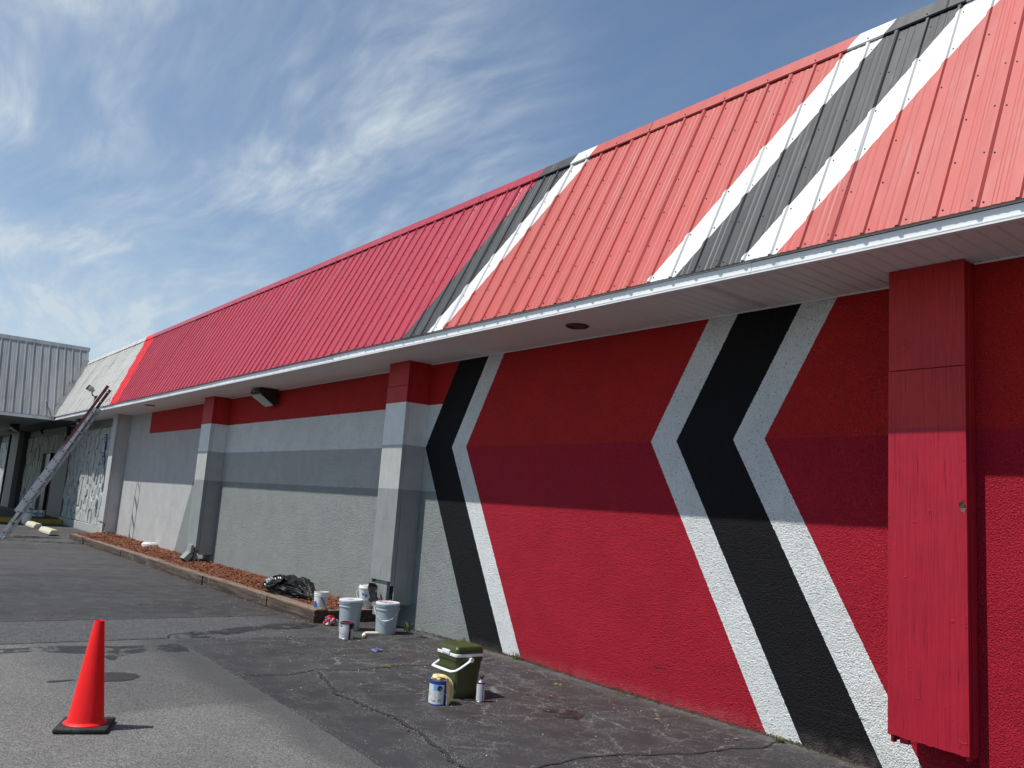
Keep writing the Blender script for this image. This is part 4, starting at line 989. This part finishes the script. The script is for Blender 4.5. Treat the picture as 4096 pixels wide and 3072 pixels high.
# rubbish bag -------------------------------------------------------------------------
M_BAG, t = new_mat('black_bag_film'); p = t.obj()
cr_ = t.noise(t.map(p, (1, 1, 1.2)), 6, 2, .5, 1.0); setb(t, (.008, .008, .009), .42, normal=t.bump(t.m('ABSOLUTE', t.m('SUBTRACT', cr_, .5)), .06, .5), spec=.22)
bag = tag(empty('rubbish_bag', (-12.22, 5.58, .13), R(4)), 'open black rubbish bag stuffed with cables and wrappers lying on the mulch', 'rubbish bag')
bag.scale = (.82, .85, .80)
mb = MB(); nu, nv = 96, 60; vs = []
for j in range(nv+1):
    for i in range(nu):
        a = 2*math.pi*i/nu; b = math.pi*j/nv - math.pi/2
        X = math.sin(b); rr = math.cos(b)
        tail = 1.0-.45*sstep((X-.25)/.75)
        d = .86+.24*n3(math.cos(a)*1.8*rr, math.sin(a)*1.8*rr, X*2.4)+.42*abs(n3(math.cos(a)*3.2*rr, math.sin(a)*3.2*rr, X*3.4+4))+.22*abs(n3(math.cos(a)*7*rr, math.sin(a)*7*rr, X*7+4))
        vs.append((X*.90, rr*math.cos(a)*.26*d*tail, max(-.03, .12+rr*math.sin(a)*.23*d*tail-.07*sstep((X-.3)/.7))))
mb.add(vs, [(j*nu+i, j*nu+(i+1) % nu, (j+1)*nu+(i+1) % nu, (j+1)*nu+i) for j in range(nv) for i in range(nu)])
obj('bag_film', mb, M_BAG, bag, smooth=32)
ring = []
oc = Vector((-.42, -.17, .215)); ou = Vector((.93, -.05, .16)).normalized(); on = Vector((-.12, -.75, .64)).normalized(); ow = on.cross(ou).normalized()
for k in range(33):
    a = 2*math.pi*k/32; q = 1+.10*n3(math.cos(a)*2, math.sin(a)*2, 3); ring.append(oc+ou*math.cos(a)*.40*q+ow*math.sin(a)*.145*q+on*(.03+.02*n3(math.cos(a)*3, math.sin(a)*3, 8)))
mb = MB(); mb.tube(ring, .016, 7, cap=False); obj('rolled_rim', mb, M_BAG, bag, smooth=60)
mb = MB(); n = 32; mb.add([oc+on*.0]+[r_-on*.012 for r_ in ring[:-1]], [(0, 1+k, 1+(k+1) % n) for k in range(n)]); obj('inside', mb, M_DARKIN, bag)
cab = MB(); rnd = random.Random(3)
for q in range(9):
    c0 = oc+ou*rnd.uniform(-.25, .22)+ow*rnd.uniform(-.07, .07)+on*.025; a = rnd.uniform(0, 6)
    cab.tube([c0+ou*.06*math.cos(a+u*2.6)+ow*.05*math.sin(a+u*2.6)+on*.02*math.sin(u*3) for u in (0, .25, .5, .75, 1)], .005, 6)
obj('cables', cab, M_BLACKP, bag, smooth=60)
wc = MB(); wc.lathe([(0, 0), (.03, 0), (.034, .01), (.03, .05), (.0, .052)], 16, oc+ou*-.24+ow*.01+on*.03); obj('white_lid', wc, M_WHITEPL, bag, smooth=60)
for q, (a, b) in enumerate(((-.02, .06), (.1, .07), (.2, .06), (-.30, -.06))):
    c0 = oc+ou*a+ow*b+on*.035; wc = MB(); wc.tube([c0, c0+ou*.05+on*.015, c0+ou*.10-ow*.03], [.008, .009, .006], 6); obj('white_scrap', wc, M_WHITEPL, bag, smooth=60)
M_CLEAR, t = new_mat('clear_plastic'); setb(t, (.95, .95, .95), .08, trans=.95, ior=1.35)
wr = MB(); nu, nv = 18, 10; vs = []
cc0 = oc+ou*-.15+ow*.02+on*.05
for j in range(nv+1):
    for i in range(nu):
        a = 2*math.pi*i/nu; b = math.pi*j/nv; d = .07*(1+.5*n3(math.cos(a)*3*math.sin(b), math.sin(a)*3*math.sin(b), math.cos(b)*3))
        vs.append(cc0+ou*d*math.sin(b)*math.cos(a)*1.4+ow*d*math.sin(b)*math.sin(a)+on*d*math.cos(b)*.6)
wr.add(vs, [(j*nu+i, j*nu+(i+1) % nu, (j+1)*nu+(i+1) % nu, (j+1)*nu+i) for j in range(nv) for i in range(nu)])
obj('clear_wrapper', wr, M_CLEAR, bag)

# cool box -------------------------------------------------------------------------------
M_OLIVE = plain('olive_plastic', (.052, .066, .017), .38, var=.06, nscale=4, bump=.0008, bscale=300)
M_WHT = plain('bright_white_plastic', (.80, .80, .79), .35, var=.03)
cool = tag(empty('cool_box', (-6.285, 4.535, .001), R(-2)), 'olive green cool box with white rim and carrying handle', 'cool box')
def rrect(hx, hy, r, n=5):
    P = []
    for cx_, cy_, a0 in ((hx-r, hy-r, 0), (-hx+r, hy-r, 90), (-hx+r, -hy+r, 180), (hx-r, -hy+r, 270)):
        for k in range(n+1): a = R(a0+90*k/n); P.append((cx_+r*math.cos(a), cy_+r*math.sin(a)))
    return P
def loft(secs, cap0=True, cap1=True):
    mb = MB(); n = len(secs[0][0]); vs = []; fs = []
    for P, z_ in secs: vs += [(a, b, z_) for a, b in P]
    for i in range(len(secs)-1):
        for k in range(n): fs.append((i*n+k, i*n+(k+1) % n, (i+1)*n+(k+1) % n, (i+1)*n+k))
    if cap0: fs.append(tuple(reversed(range(n))))
    if cap1: fs.append(tuple(range((len(secs)-1)*n, len(secs)*n)))
    return mb.add(vs, fs)
hx, hy = .162, .147
mb = loft([(rrect(hx-.032, hy-.032, .04), 0), (rrect(hx-.026, hy-.026, .04), .01), (rrect(hx-.024, hy-.024, .035), .07), (rrect(hx-.027, hy-.027, .035), .078), (rrect(hx-.008, hy-.008, .03), .315), (rrect(hx-.001, hy-.001, .03), .320), (rrect(hx, hy, .03), .352)])
bd = obj('body', mb, M_OLIVE, cool, smooth=35)
mb = loft([(rrect(hx+.002, hy+.002, .03), .352), (rrect(hx+.006, hy+.006, .03), .356), (rrect(hx+.006, hy+.006, .03), .374), (rrect(hx+.002, hy+.002, .03), .378)]); obj('rim', mb, M_WHT, cool, smooth=35)
mb = loft([(rrect(hx-.001, hy-.001, .03), .378), (rrect(hx-.001, hy-.001, .03), .418), (rrect(hx-.010, hy-.010, .035), .436), (rrect(hx-.026, hy-.026, .04), .443), (rrect(hx-.034, hy-.034, .04), .4415), (rrect(hx-.040, hy-.040, .04), .438)]); obj('lid', mb, M_OLIVE, cool, smooth=35)
mb = MB(); mb.box(-.062, .062, -hy-.016, -hy+.002, .366, .400); obj('latch', mb, M_WHT, cool, bevel=.005)
mb = MB(); mb.box(hx-.0185, hx-.0165, -.085, .085, .10, .27); 
ha = []
for k in range(1): pass
zx = hx+.020; yf = -hy-.030
ha = [(zx, .0, .328), (zx+.002, -.05, .300), (zx+.001, -.11, .265), (zx-.006, -.155, .243), (zx-.03, yf-.008, .236), (zx-.08, yf-.012, .236), (0, yf-.012, .236), (-zx+.08, yf-.012, .236), (-zx+.03, yf-.008, .236), (-zx+.006, -.155, .243), (-zx-.001, -.11, .265), (-zx-.002, -.05, .300), (-zx, 0, .328)]
mb = MB(); mb.tube(ha, .015, 10, flat=.62); hdl = obj('carry_handle', mb, M_WHT, cool, smooth=55)
mb = MB()
for s_ in (-1, 1): mb.tube([(s_*(hx-.012), 0, .328), (s_*(zx+.012), 0, .328)], .02, 14)
obj('pivot', mb, M_WHT, hdl, smooth=40)

# blue paint can with the yellow cloth ------------------------------------------------------
x, y = -6.075, 4.19; fa = facing(x, y)
T_ = tag(empty('paint_can', (x, y, .001), fa), 'blue and white paint can under the yellow cloth, before the cool box', 'paint can')
M_CANBLUE = plain('blue_label', (.012, .06, .33), .4, var=.06)
can_body(T_, .084, .192, M_CANBLUE)
mb = MB(); mb.lathe([(.068, .185), (.066, .178), (.0, .178)], 32); obj('lid', mb, plain('cream_lid', (.62, .56, .45), .5, dirt=((.35, .3, .25), 20, .55, .7)), T_, smooth=30)
mb = MB(); mb.patch(.0846, R(-95), R(30), .010, .165, 26); lb = obj('label', mb, M_LABELW, T_)
mb = MB(); mb.patch(.0849, R(-34), R(6), .115, .165, 10); obj('print', mb, plain('sky_blue_print', (.18, .36, .62), .5), lb)
mb = MB(); rnd = random.Random(5)
for r_ in range(8):
    for c_ in range(4):
        if rnd.random() < .75: mb.patch(.0849, R(-76+c_*24), R(-76+c_*24+rnd.uniform(9, 19)), .026+r_*.0125, .026+r_*.0125+rnd.uniform(.003, .0075), 4)
obj('print', mb, plain('pale_print', (.42, .43, .44), .6, var=.3, nscale=40), lb)
mb = MB()
for q in range(9): mb.patch(.0851, R(-4+q*2.4), R(-4+q*2.4+1.3), .03, .055, 1)
mb.patch(.0851, R(-42), R(-16), .026, .038, 4); obj('bar_code', mb, M_PRINT, lb)
mb = MB(); mb.lathe([(.021, 0), (.021, .003), (.014, .004), (.006, .002), (0, .002)], 24); obj('ear', mb, M_DARKPRINT, T_, loc=(.0852*math.cos(R(4)), .0852*math.sin(R(4)), .138), rot=(0, R(90), R(4)))
mb = MB(); mb.tube([(.089, .006, .138), (.088, .03, .115), (.075, .06, .085), (.05, .08, .065)], .0016, 6); obj('bail_handle', mb, M_WIRE, T_, smooth=60)
M_CLOTH, t = new_mat('yellow_cloth'); p = t.obj(); n_ = t.noise(p, 18, 5, .6)
setb(t, t.mix(t.ss(n_, .35, .7), (.66, .50, .19), (.74, .62, .36)), .9, normal=t.bump(t.noise(p, 90, 4, .6), .004), sheen=.2)
cl_ = tag(empty('cloth', (x, y, .193), fa), 'crumpled pale yellow cloth draped over the blue paint can', 'cloth')
mb = MB(); path = [(-.02, -.055, .012), (-.005, -.025, .034), (.01, .005, .042), (.018, .035, .040), (.028, .062, .030), (.036, .083, .004), (.040, .092, -.035), (.044, .094, -.08), (.050, .094, -.125), (.052, .090, -.160), (.055, .086, -.185)]
nw = 16; vs = []
for i, q in enumerate(path):
    wdt = [.045, .055, .055, .052, .045, .036, .033, .032, .034, .030, .012][i]
    for j in range(nw+1):
        v = j/nw*2-1; fold = .010*math.sin(v*8+i*.5)+.006*math.sin(v*15+i*1.3)
        # cloth strip runs along q; width goes across screen and depth
        if i < 5: vs.append((q[0]+v*wdt, q[1]+.006*math.sin(v*5+i), q[2]+fold-.010*v*v))
        else: vs.append((q[0]+v*wdt*.75+.004*n3(i, j*.4), q[1]+fold*1.1-v*wdt*.55, q[2]-(.02*v if i > 8 else 0)))
mb.add(vs, [(i*(nw+1)+j, i*(nw+1)+j+1, (i+1)*(nw+1)+j+1, (i+1)*(nw+1)+j) for i in range(len(path)-1) for j in range(nw)])
o = obj('draped_cloth', mb, M_CLOTH, cl_, smooth=70); md = o.modifiers.new('solid', 'SOLIDIFY'); md.thickness = .004; md2 = o.modifiers.new('sub', 'SUBSURF'); md2.levels = md2.render_levels = 1
mb = MB(); nu, nv = 30, 14; vs = []
for j in range(nv+1):
    for i in range(nu):
        a = 2*math.pi*i/nu; b = math.pi*j/nv; d = 1+.45*n3(math.cos(a)*2.4*math.sin(b), math.sin(a)*2.4*math.sin(b), math.cos(b)*2+7)+.2*n3(math.cos(a)*6, math.sin(a)*6, b*3)
        vs.append((.005+.05*d*math.sin(b)*math.cos(a), -.012+.055*d*math.sin(b)*math.sin(a), .014+.030*d*math.cos(b)))
mb.add(vs, [(j*nu+i, j*nu+(i+1) % nu, (j+1)*nu+(i+1) % nu, (j+1)*nu+i) for j in range(nv) for i in range(nu)]); obj('bunched_cloth', mb, M_CLOTH, cl_, smooth=70)

# solvent can -------------------------------------------------------------------------------
x, y = -6.0, 4.575; fa = facing(x, y)
T_ = tag(empty('solvent_can', (x, y, .001), fa), 'slim silver solvent can with black cap beside the cool box', 'can')
mb = MB(); mb.lathe([(0, .002), (.033, .002), (.0365, 0), (.0365, .004), (.035, .006), (.035, .158), (.0365, .160), (.0365, .165), (.033, .168), (.018, .182), (.0155, .183), (.0155, .19), (0, .19)], 32); obj('body', mb, M_TIN, T_, smooth=30)
mb = MB(); mb.patch(.0354, R(-100), R(30), .010, .148, 24); lb = obj('label', mb, M_LABELW, T_)
mb = MB(); mb.patch(.0354, R(38), R(100), .010, .148, 12); obj('label', mb, M_LABELW, T_)
mb = MB()
for q in range(22): mb.patch(.0357, R(-52), R(14+random.uniform(-10, 0)), .022+q*.0055, .0238+q*.0055, 6)
obj('print', mb, plain('fine_print', (.42, .44, .47), .6), lb)
mb = MB(); mb.patch(.0357, R(30), R(38), .008, .15, 2).patch(.0359, R(-100), R(100), .149, .157, 24).patch(.0359, R(-100), R(100), .007, .011, 24); obj('stripe', mb, plain('navy_print', (.015, .02, .06), .4), T_)
mb = MB(); mb.tube([(0, 0, .188), (0, 0, .207)], .013, 12).hexa([(-.009, .004, .2), (.009, .004, .2), (.009, .022, .205), (-.009, .022, .205)], [(-.009, .004, .212), (.009, .004, .212), (.009, .024, .216), (-.009, .024, .216)]); obj('cap', mb, M_BLACKP, T_, smooth=35)

# small things on the ground -----------------------------------------------------------------
M_ROLL = plain('roller_nap', (.74, .70, .58), .95, var=.1, bump=.006, bscale=90, dirt=((.6, .36, .12), 12, .62, .75))
def roller(a, b, label):
    a, b = Vector(a), Vector(b); mid = (a+b)/2
    T_ = tag(empty('paint_roller_cover', (mid.x, mid.y, .004)), label, 'roller cover', 'used roller covers')
    d = b-a; mb = MB(); e = d.normalized(); h_ = d.length/2
    mb.tube([Vector((0, 0, .024))+e*(-h_+h_*2*k/8) for k in range(9)], [.016, .021, .022, .0225, .0225, .0225, .022, .021, .016], 14); obj('nap', mb, M_ROLL, T_, smooth=50)
    mb = MB(); mb.tube([Vector((0, 0, .024))+e*(-h_-.003), Vector((0, 0, .024))+e*(h_+.003)], .011, 12); obj('core', mb, plain('roller_core', (.35, .25, .14), .8), T_, smooth=40)
roller((-9.17, 5.16, 0), (-9.34, 5.26, 0), 'cream roller cover, orange-stained end, lying nearest the open red paint can')
roller((-9.385, 5.285, 0), (-9.335, 5.455, 0), 'clean cream roller cover touching the foot of the grey bucket')
def rag(name, x, y, sx, sy, sz, mats, label, cat, seed):
    mb = MB(); nu, nv = 30, 16; vs = []
    for j in range(nv+1):
        for i in range(nu):
            a = 2*math.pi*i/nu; b = math.pi*j/nv; d = 1+.55*n3(math.cos(a)*2.6*math.sin(b), math.sin(a)*2.6*math.sin(b), math.cos(b)*2.6+seed)+.25*n3(math.cos(a)*7*math.sin(b), math.sin(a)*7, math.cos(b)*6+seed)
            vs.append((sx*d*math.sin(b)*math.cos(a), sy*d*math.sin(b)*math.sin(a), max(.0, sz*.7+sz*d*math.cos(b))))
    mb.add(vs, [(j*nu+i, j*nu+(i+1) % nu, (j+1)*nu+(i+1) % nu, (j+1)*nu+i) for j in range(nv) for i in range(nu)])
    return tag(obj(name, mb, mats, smooth=40, loc=(x, y, zg(x, y)+.001)), label, cat)
M_BLUERAG, t = new_mat('blue_paint_rag'); p = t.obj(); setb(t, t.mix(t.ss(t.noise(p, 30, 3), .45, .6), (.05, .12, .42), (.30, .33, .45)), .6)
M_REDRAG, t = new_mat('red_paint_rag'); p = t.obj(); cc = t.mix(t.ss(t.noise(p, 14, 3), .5, .58), (.55, .02, .03), (.5, .5, .48)); cc = t.mix(t.ss(t.noise(t.map(p, loc=(3, 1, 0)), 16, 3), .58, .64), cc, (.05, .07, .25)); setb(t, cc, .6)
rag('paint_rag', -8.36, 4.885, .035, .055, .022, M_BLUERAG, 'small crumpled blue paint-soaked scrap on the asphalt', 'rag', 2)
rag('paint_rag', -10.22, 5.235, .06, .085, .065, M_REDRAG, 'crumpled red and white paint rag at the timber end behind the bucket', 'rag', 6)
# clear cup on its side
cu = tag(empty('plastic_cup', (-9.02, 5.90, zg(-9.02, 5.9)+.05), R(30)), 'clear plastic cup lying on its side at the foot of the wall', 'cup')
M_CUP, t = new_mat('thin_clear_plastic'); setb(t, (.95, .95, .95), .06, trans=1.0, ior=1.08, spec=.6)
mb = MB(); mb.lathe([(0, 0), (.032, 0), (.034, .004), (.046, .10), (.0485, .101), (.0485, .105), (.045, .105), (.033, .006), (0, .004)], 32); obj('cup_wall', mb, M_CUP, cu, smooth=40, rot=(R(88), 0, 0))
mb = MB(); mb.lathe([(.0485, .099), (.0505, .100), (.0505, .106), (.0485, .107)], 32); obj('cup_rim', mb, plain('cup_rim_plastic', (.55, .55, .55), .2), cu, smooth=40, rot=(R(88), 0, 0))
# white lid in the mulch
ld = tag(empty('utility_cap', (-21.45, 5.98, .19)), 'round white plastic cap poking out of the mulch', 'cap')
mb = MB(); mb.lathe([(.0, .09), (.13, .09), (.165, .08), (.18, .055), (.185, .05), (.185, -.03), (.16, -.05)], 32); obj('dome', mb, plain('cream_plastic', (.66, .64, .58), .5), ld, smooth=30)
mb = MB()
for k in range(3): mb.box(-.09+k*.07, -.06+k*.07, -.02, .02, .09, .098)
obj('ridges', mb, plain('cream_plastic', (.66, .64, .58), .5), ld)
# jugs and tub on the far walkway
for q, (yy, lb_) in enumerate(((5.33, 'pale paint jug left of the three on the raised walkway'), (5.53, 'pale paint jug in the middle of the three on the walkway'), (5.73, 'pale paint jug right of the three, nearest the doorway'))):
    T_ = tag(empty('paint_jug', (-34.5, yy, .246)), lb_, 'jug', 'pale jugs on the walkway')
    mb = MB(); mb.lathe([(0, 0), (.10, 0), (.105, .01), (.105, .18), (.10, .20), (.0, .202)], 20); obj('body', mb, M_WHITEPL, T_, smooth=40)
    mb = MB(); mb.lathe([(.108, .19), (.108, .225), (.0, .23)], 20); obj('lid', mb, M_WHITEPL, T_, smooth=40)
    mb = MB(); mb.patch(.1055, R(-60), R(20), .05, .14, 6); obj('label', mb, plain('bluish_label', (.2, .3, .36), .6), T_)
T_ = tag(empty('tub', (-32.02, 4.90, zg(-32, 4.9)), 0), 'white tub on the ground in front of the yellow kerb', 'tub')
mb = MB(); mb.lathe([(0, 0), (.13, 0), (.15, .33), (.157, .335), (.157, .36), (.148, .362), (.0, .355)], 24); obj('body', mb, M_WHITEPL, T_, smooth=40)
mb = MB(); mb.lathe([(.16, .34), (.16, .368), (0, .37)], 24); obj('lid', mb, M_BUCKET, T_, smooth=40)

# weeds -----------------------------------------------------------------------------------------
M_WEED = plain('weed_green', (.085, .12, .035), .7, var=.3, nscale=20); M_DRY = plain('dry_grass', (.34, .26, .10), .8, var=.3, nscale=20)
def weed(x, y, n, L, label, mat, seed, sp=.5, wd=.005):
    rnd = random.Random(seed); T_ = tag(empty('weed', (x, y, zg(x, y))), label, 'weed'); mb = MB()
    for k in range(n):
        a = rnd.uniform(0, 2*math.pi); l = L*rnd.uniform(.5, 1.1); s0 = sp*rnd.uniform(.4, 1.3); b = Vector((rnd.gauss(0, .02), rnd.gauss(0, .015), 0)); d = Vector((math.cos(a), math.sin(a), 0)); e = Vector((-math.sin(a), math.cos(a), 0)); vs = []
        for i in range(6):
            u = i/5; c0 = b+d*l*s0*u**1.4+Vector((0, 0, l*(u-.55*s0*u*u*1.2))); w_ = wd*(1-u)**.7+.0004; vs += [c0-e*w_, c0+e*w_]
        mb.add(vs, [(2*i, 2*i+1, 2*i+3, 2*i+2) for i in range(5)])
    obj('blades', mb, mat, T_); return T_
weed(-9.52, 6.0, 22, .22, 'green weed with arching blades at the foot of the grey pier', M_WEED, 1, .6, .006)
weed(-7.36, 6.08, 30, .12, 'green weed at the foot of the left white chevron stripe', M_WEED, 2, .5, .004)
weed(-8.40, 6.09, 22, .11, 'small weed where the black chevron meets the ground', M_WEED, 3, .5, .004)
weed(-4.02, 6.06, 60, .055, 'low mossy weed at the foot of the second white chevron stripe', plain('moss', (.10, .105, .04), .9, var=.3, nscale=20), 4, .9, .006)
weed(-7.56, 4.55, 40, .05, 'dry yellow grass tuft growing in the asphalt crack', M_DRY, 5, 1.0, .003)
weed(-6.28, 5.72, 36, .035, 'flat brown grass tuft on the asphalt beside the cool box', M_DRY, 6, 1.4, .003)
# debris line at the wall foot, leaves, crumbs
deb = MB(); rnd = random.Random(11)
for q in range(5200):
    x_ = rnd.uniform(-9.6, -2.6); dd = abs(rnd.gauss(0, .022)); y_ = 6.147-dd
    if rnd.random() > .35+.65*(.5+n3(x_*1.7, 3.3)): continue
    if x_ > -3.05 and rnd.random() < .5: continue
    r = rnd.uniform(.003, .011); z_ = zg(x_, y_)+max(0, .018-dd*.5)*rnd.random(); a = rnd.uniform(0, 6)
    deb.add([(x_+r*math.cos(a), y_+r*math.sin(a)*.6, z_), (x_+r*math.cos(a+2), y_+r*math.sin(a+2)*.6, z_), (x_+r*math.cos(a+4.1), y_+r*math.sin(a+4.1)*.6, z_), (x_, y_, z_+r*.9)], [(0, 1, 3), (1, 2, 3), (2, 0, 3), (0, 2, 1)])
M_DEB, t = new_mat('soil_debris'); p = t.pos(); n_ = t.noise(p, 40, 3, .6); c = t.mix(t.ss(n_, .35, .6), (.018, .014, .010), (.085, .060, .035)); c = t.mix(t.ss(t.noise(p, 7, 3), .55, .65), c, (.055, .062, .022)); setb(t, c, .95)
tag(obj('soil_debris', deb, M_DEB), 'line of soil, moss and leaf crumbs along the wall foot', 'debris', kind='stuff')
M_LEAF = plain('dry_leaf', (.30, .15, .075), .8, var=.4, nscale=12)
lv = MB(); pts = [(-10.9, 5.02), (-10.75, 4.97), (-10.6, 4.93), (-11.2, 4.95), (-10.5, 4.80), (-11.6, 4.9), (-9.1, 4.88), (-9.0, 5.0), (-9.1, 4.78), (-6.0, 4.42), (-8.0, 5.55), (-9.7, 5.85), (-9.15, 6.02), (-9.0, 6.05), (-8.85, 6.06), (-10.95, 4.4), (-7.57, 3.06), (-6.05, 5.15), (-5.9, 5.3), (-11.6, 2.2), (-12.0, 2.5), (-10.5, 5.05), (-12.6, 4.98), (-26.5, 4.4), (-26.9, 4.7), (-11.8, 1.6), (-8.9, 4.3), (-7.9, 5.9), (-4.9, 5.6), (-4.2, 5.75)]
rnd = random.Random(2)
for (x_, y_) in pts+[(rnd.uniform(-16, -5), rnd.uniform(3.2, 5.0)) for _ in range(26)]:
    a = rnd.uniform(0, 6); L = rnd.uniform(.012, .036); w_ = L*rnd.uniform(.35, .6); z_ = zg(x_, y_)+.006; d = Vector((math.cos(a), math.sin(a), 0)); e = Vector((-math.sin(a), math.cos(a), 0)); c0 = Vector((x_, y_, z_))
    lv.add([c0-d*L, c0-e*w_+Vector((0, 0, .008)), c0+d*L+Vector((0, 0, .006)), c0+e*w_+Vector((0, 0, .010)), c0+Vector((0, 0, .001))], [(0, 1, 4), (1, 2, 4), (2, 3, 4), (3, 0, 4)])
tag(obj('dry_leaves', lv, M_LEAF), 'scattered dry brown leaves on the asphalt', 'leaves', kind='stuff')
cb2 = MB()
for _ in range(150):
    x_ = rnd.uniform(-13, -4); y_ = rnd.uniform(3.1, 5.9); r = rnd.uniform(.002, .006); a = rnd.uniform(0, 6); z_ = zg(x_, y_)+.003
    cb2.add([(x_+r*math.cos(a), y_+r*math.sin(a), z_), (x_+r*math.cos(a+2), y_+r*math.sin(a+2), z_), (x_+r*math.cos(a+4.1), y_+r*math.sin(a+4.1), z_), (x_, y_, z_+r)], [(0, 1, 3), (1, 2, 3), (2, 0, 3)])
tag(obj('paint_crumbs', cb2, M_WHITEPL), 'tiny white paint crumbs scattered over the dark asphalt', 'crumbs', kind='stuff')
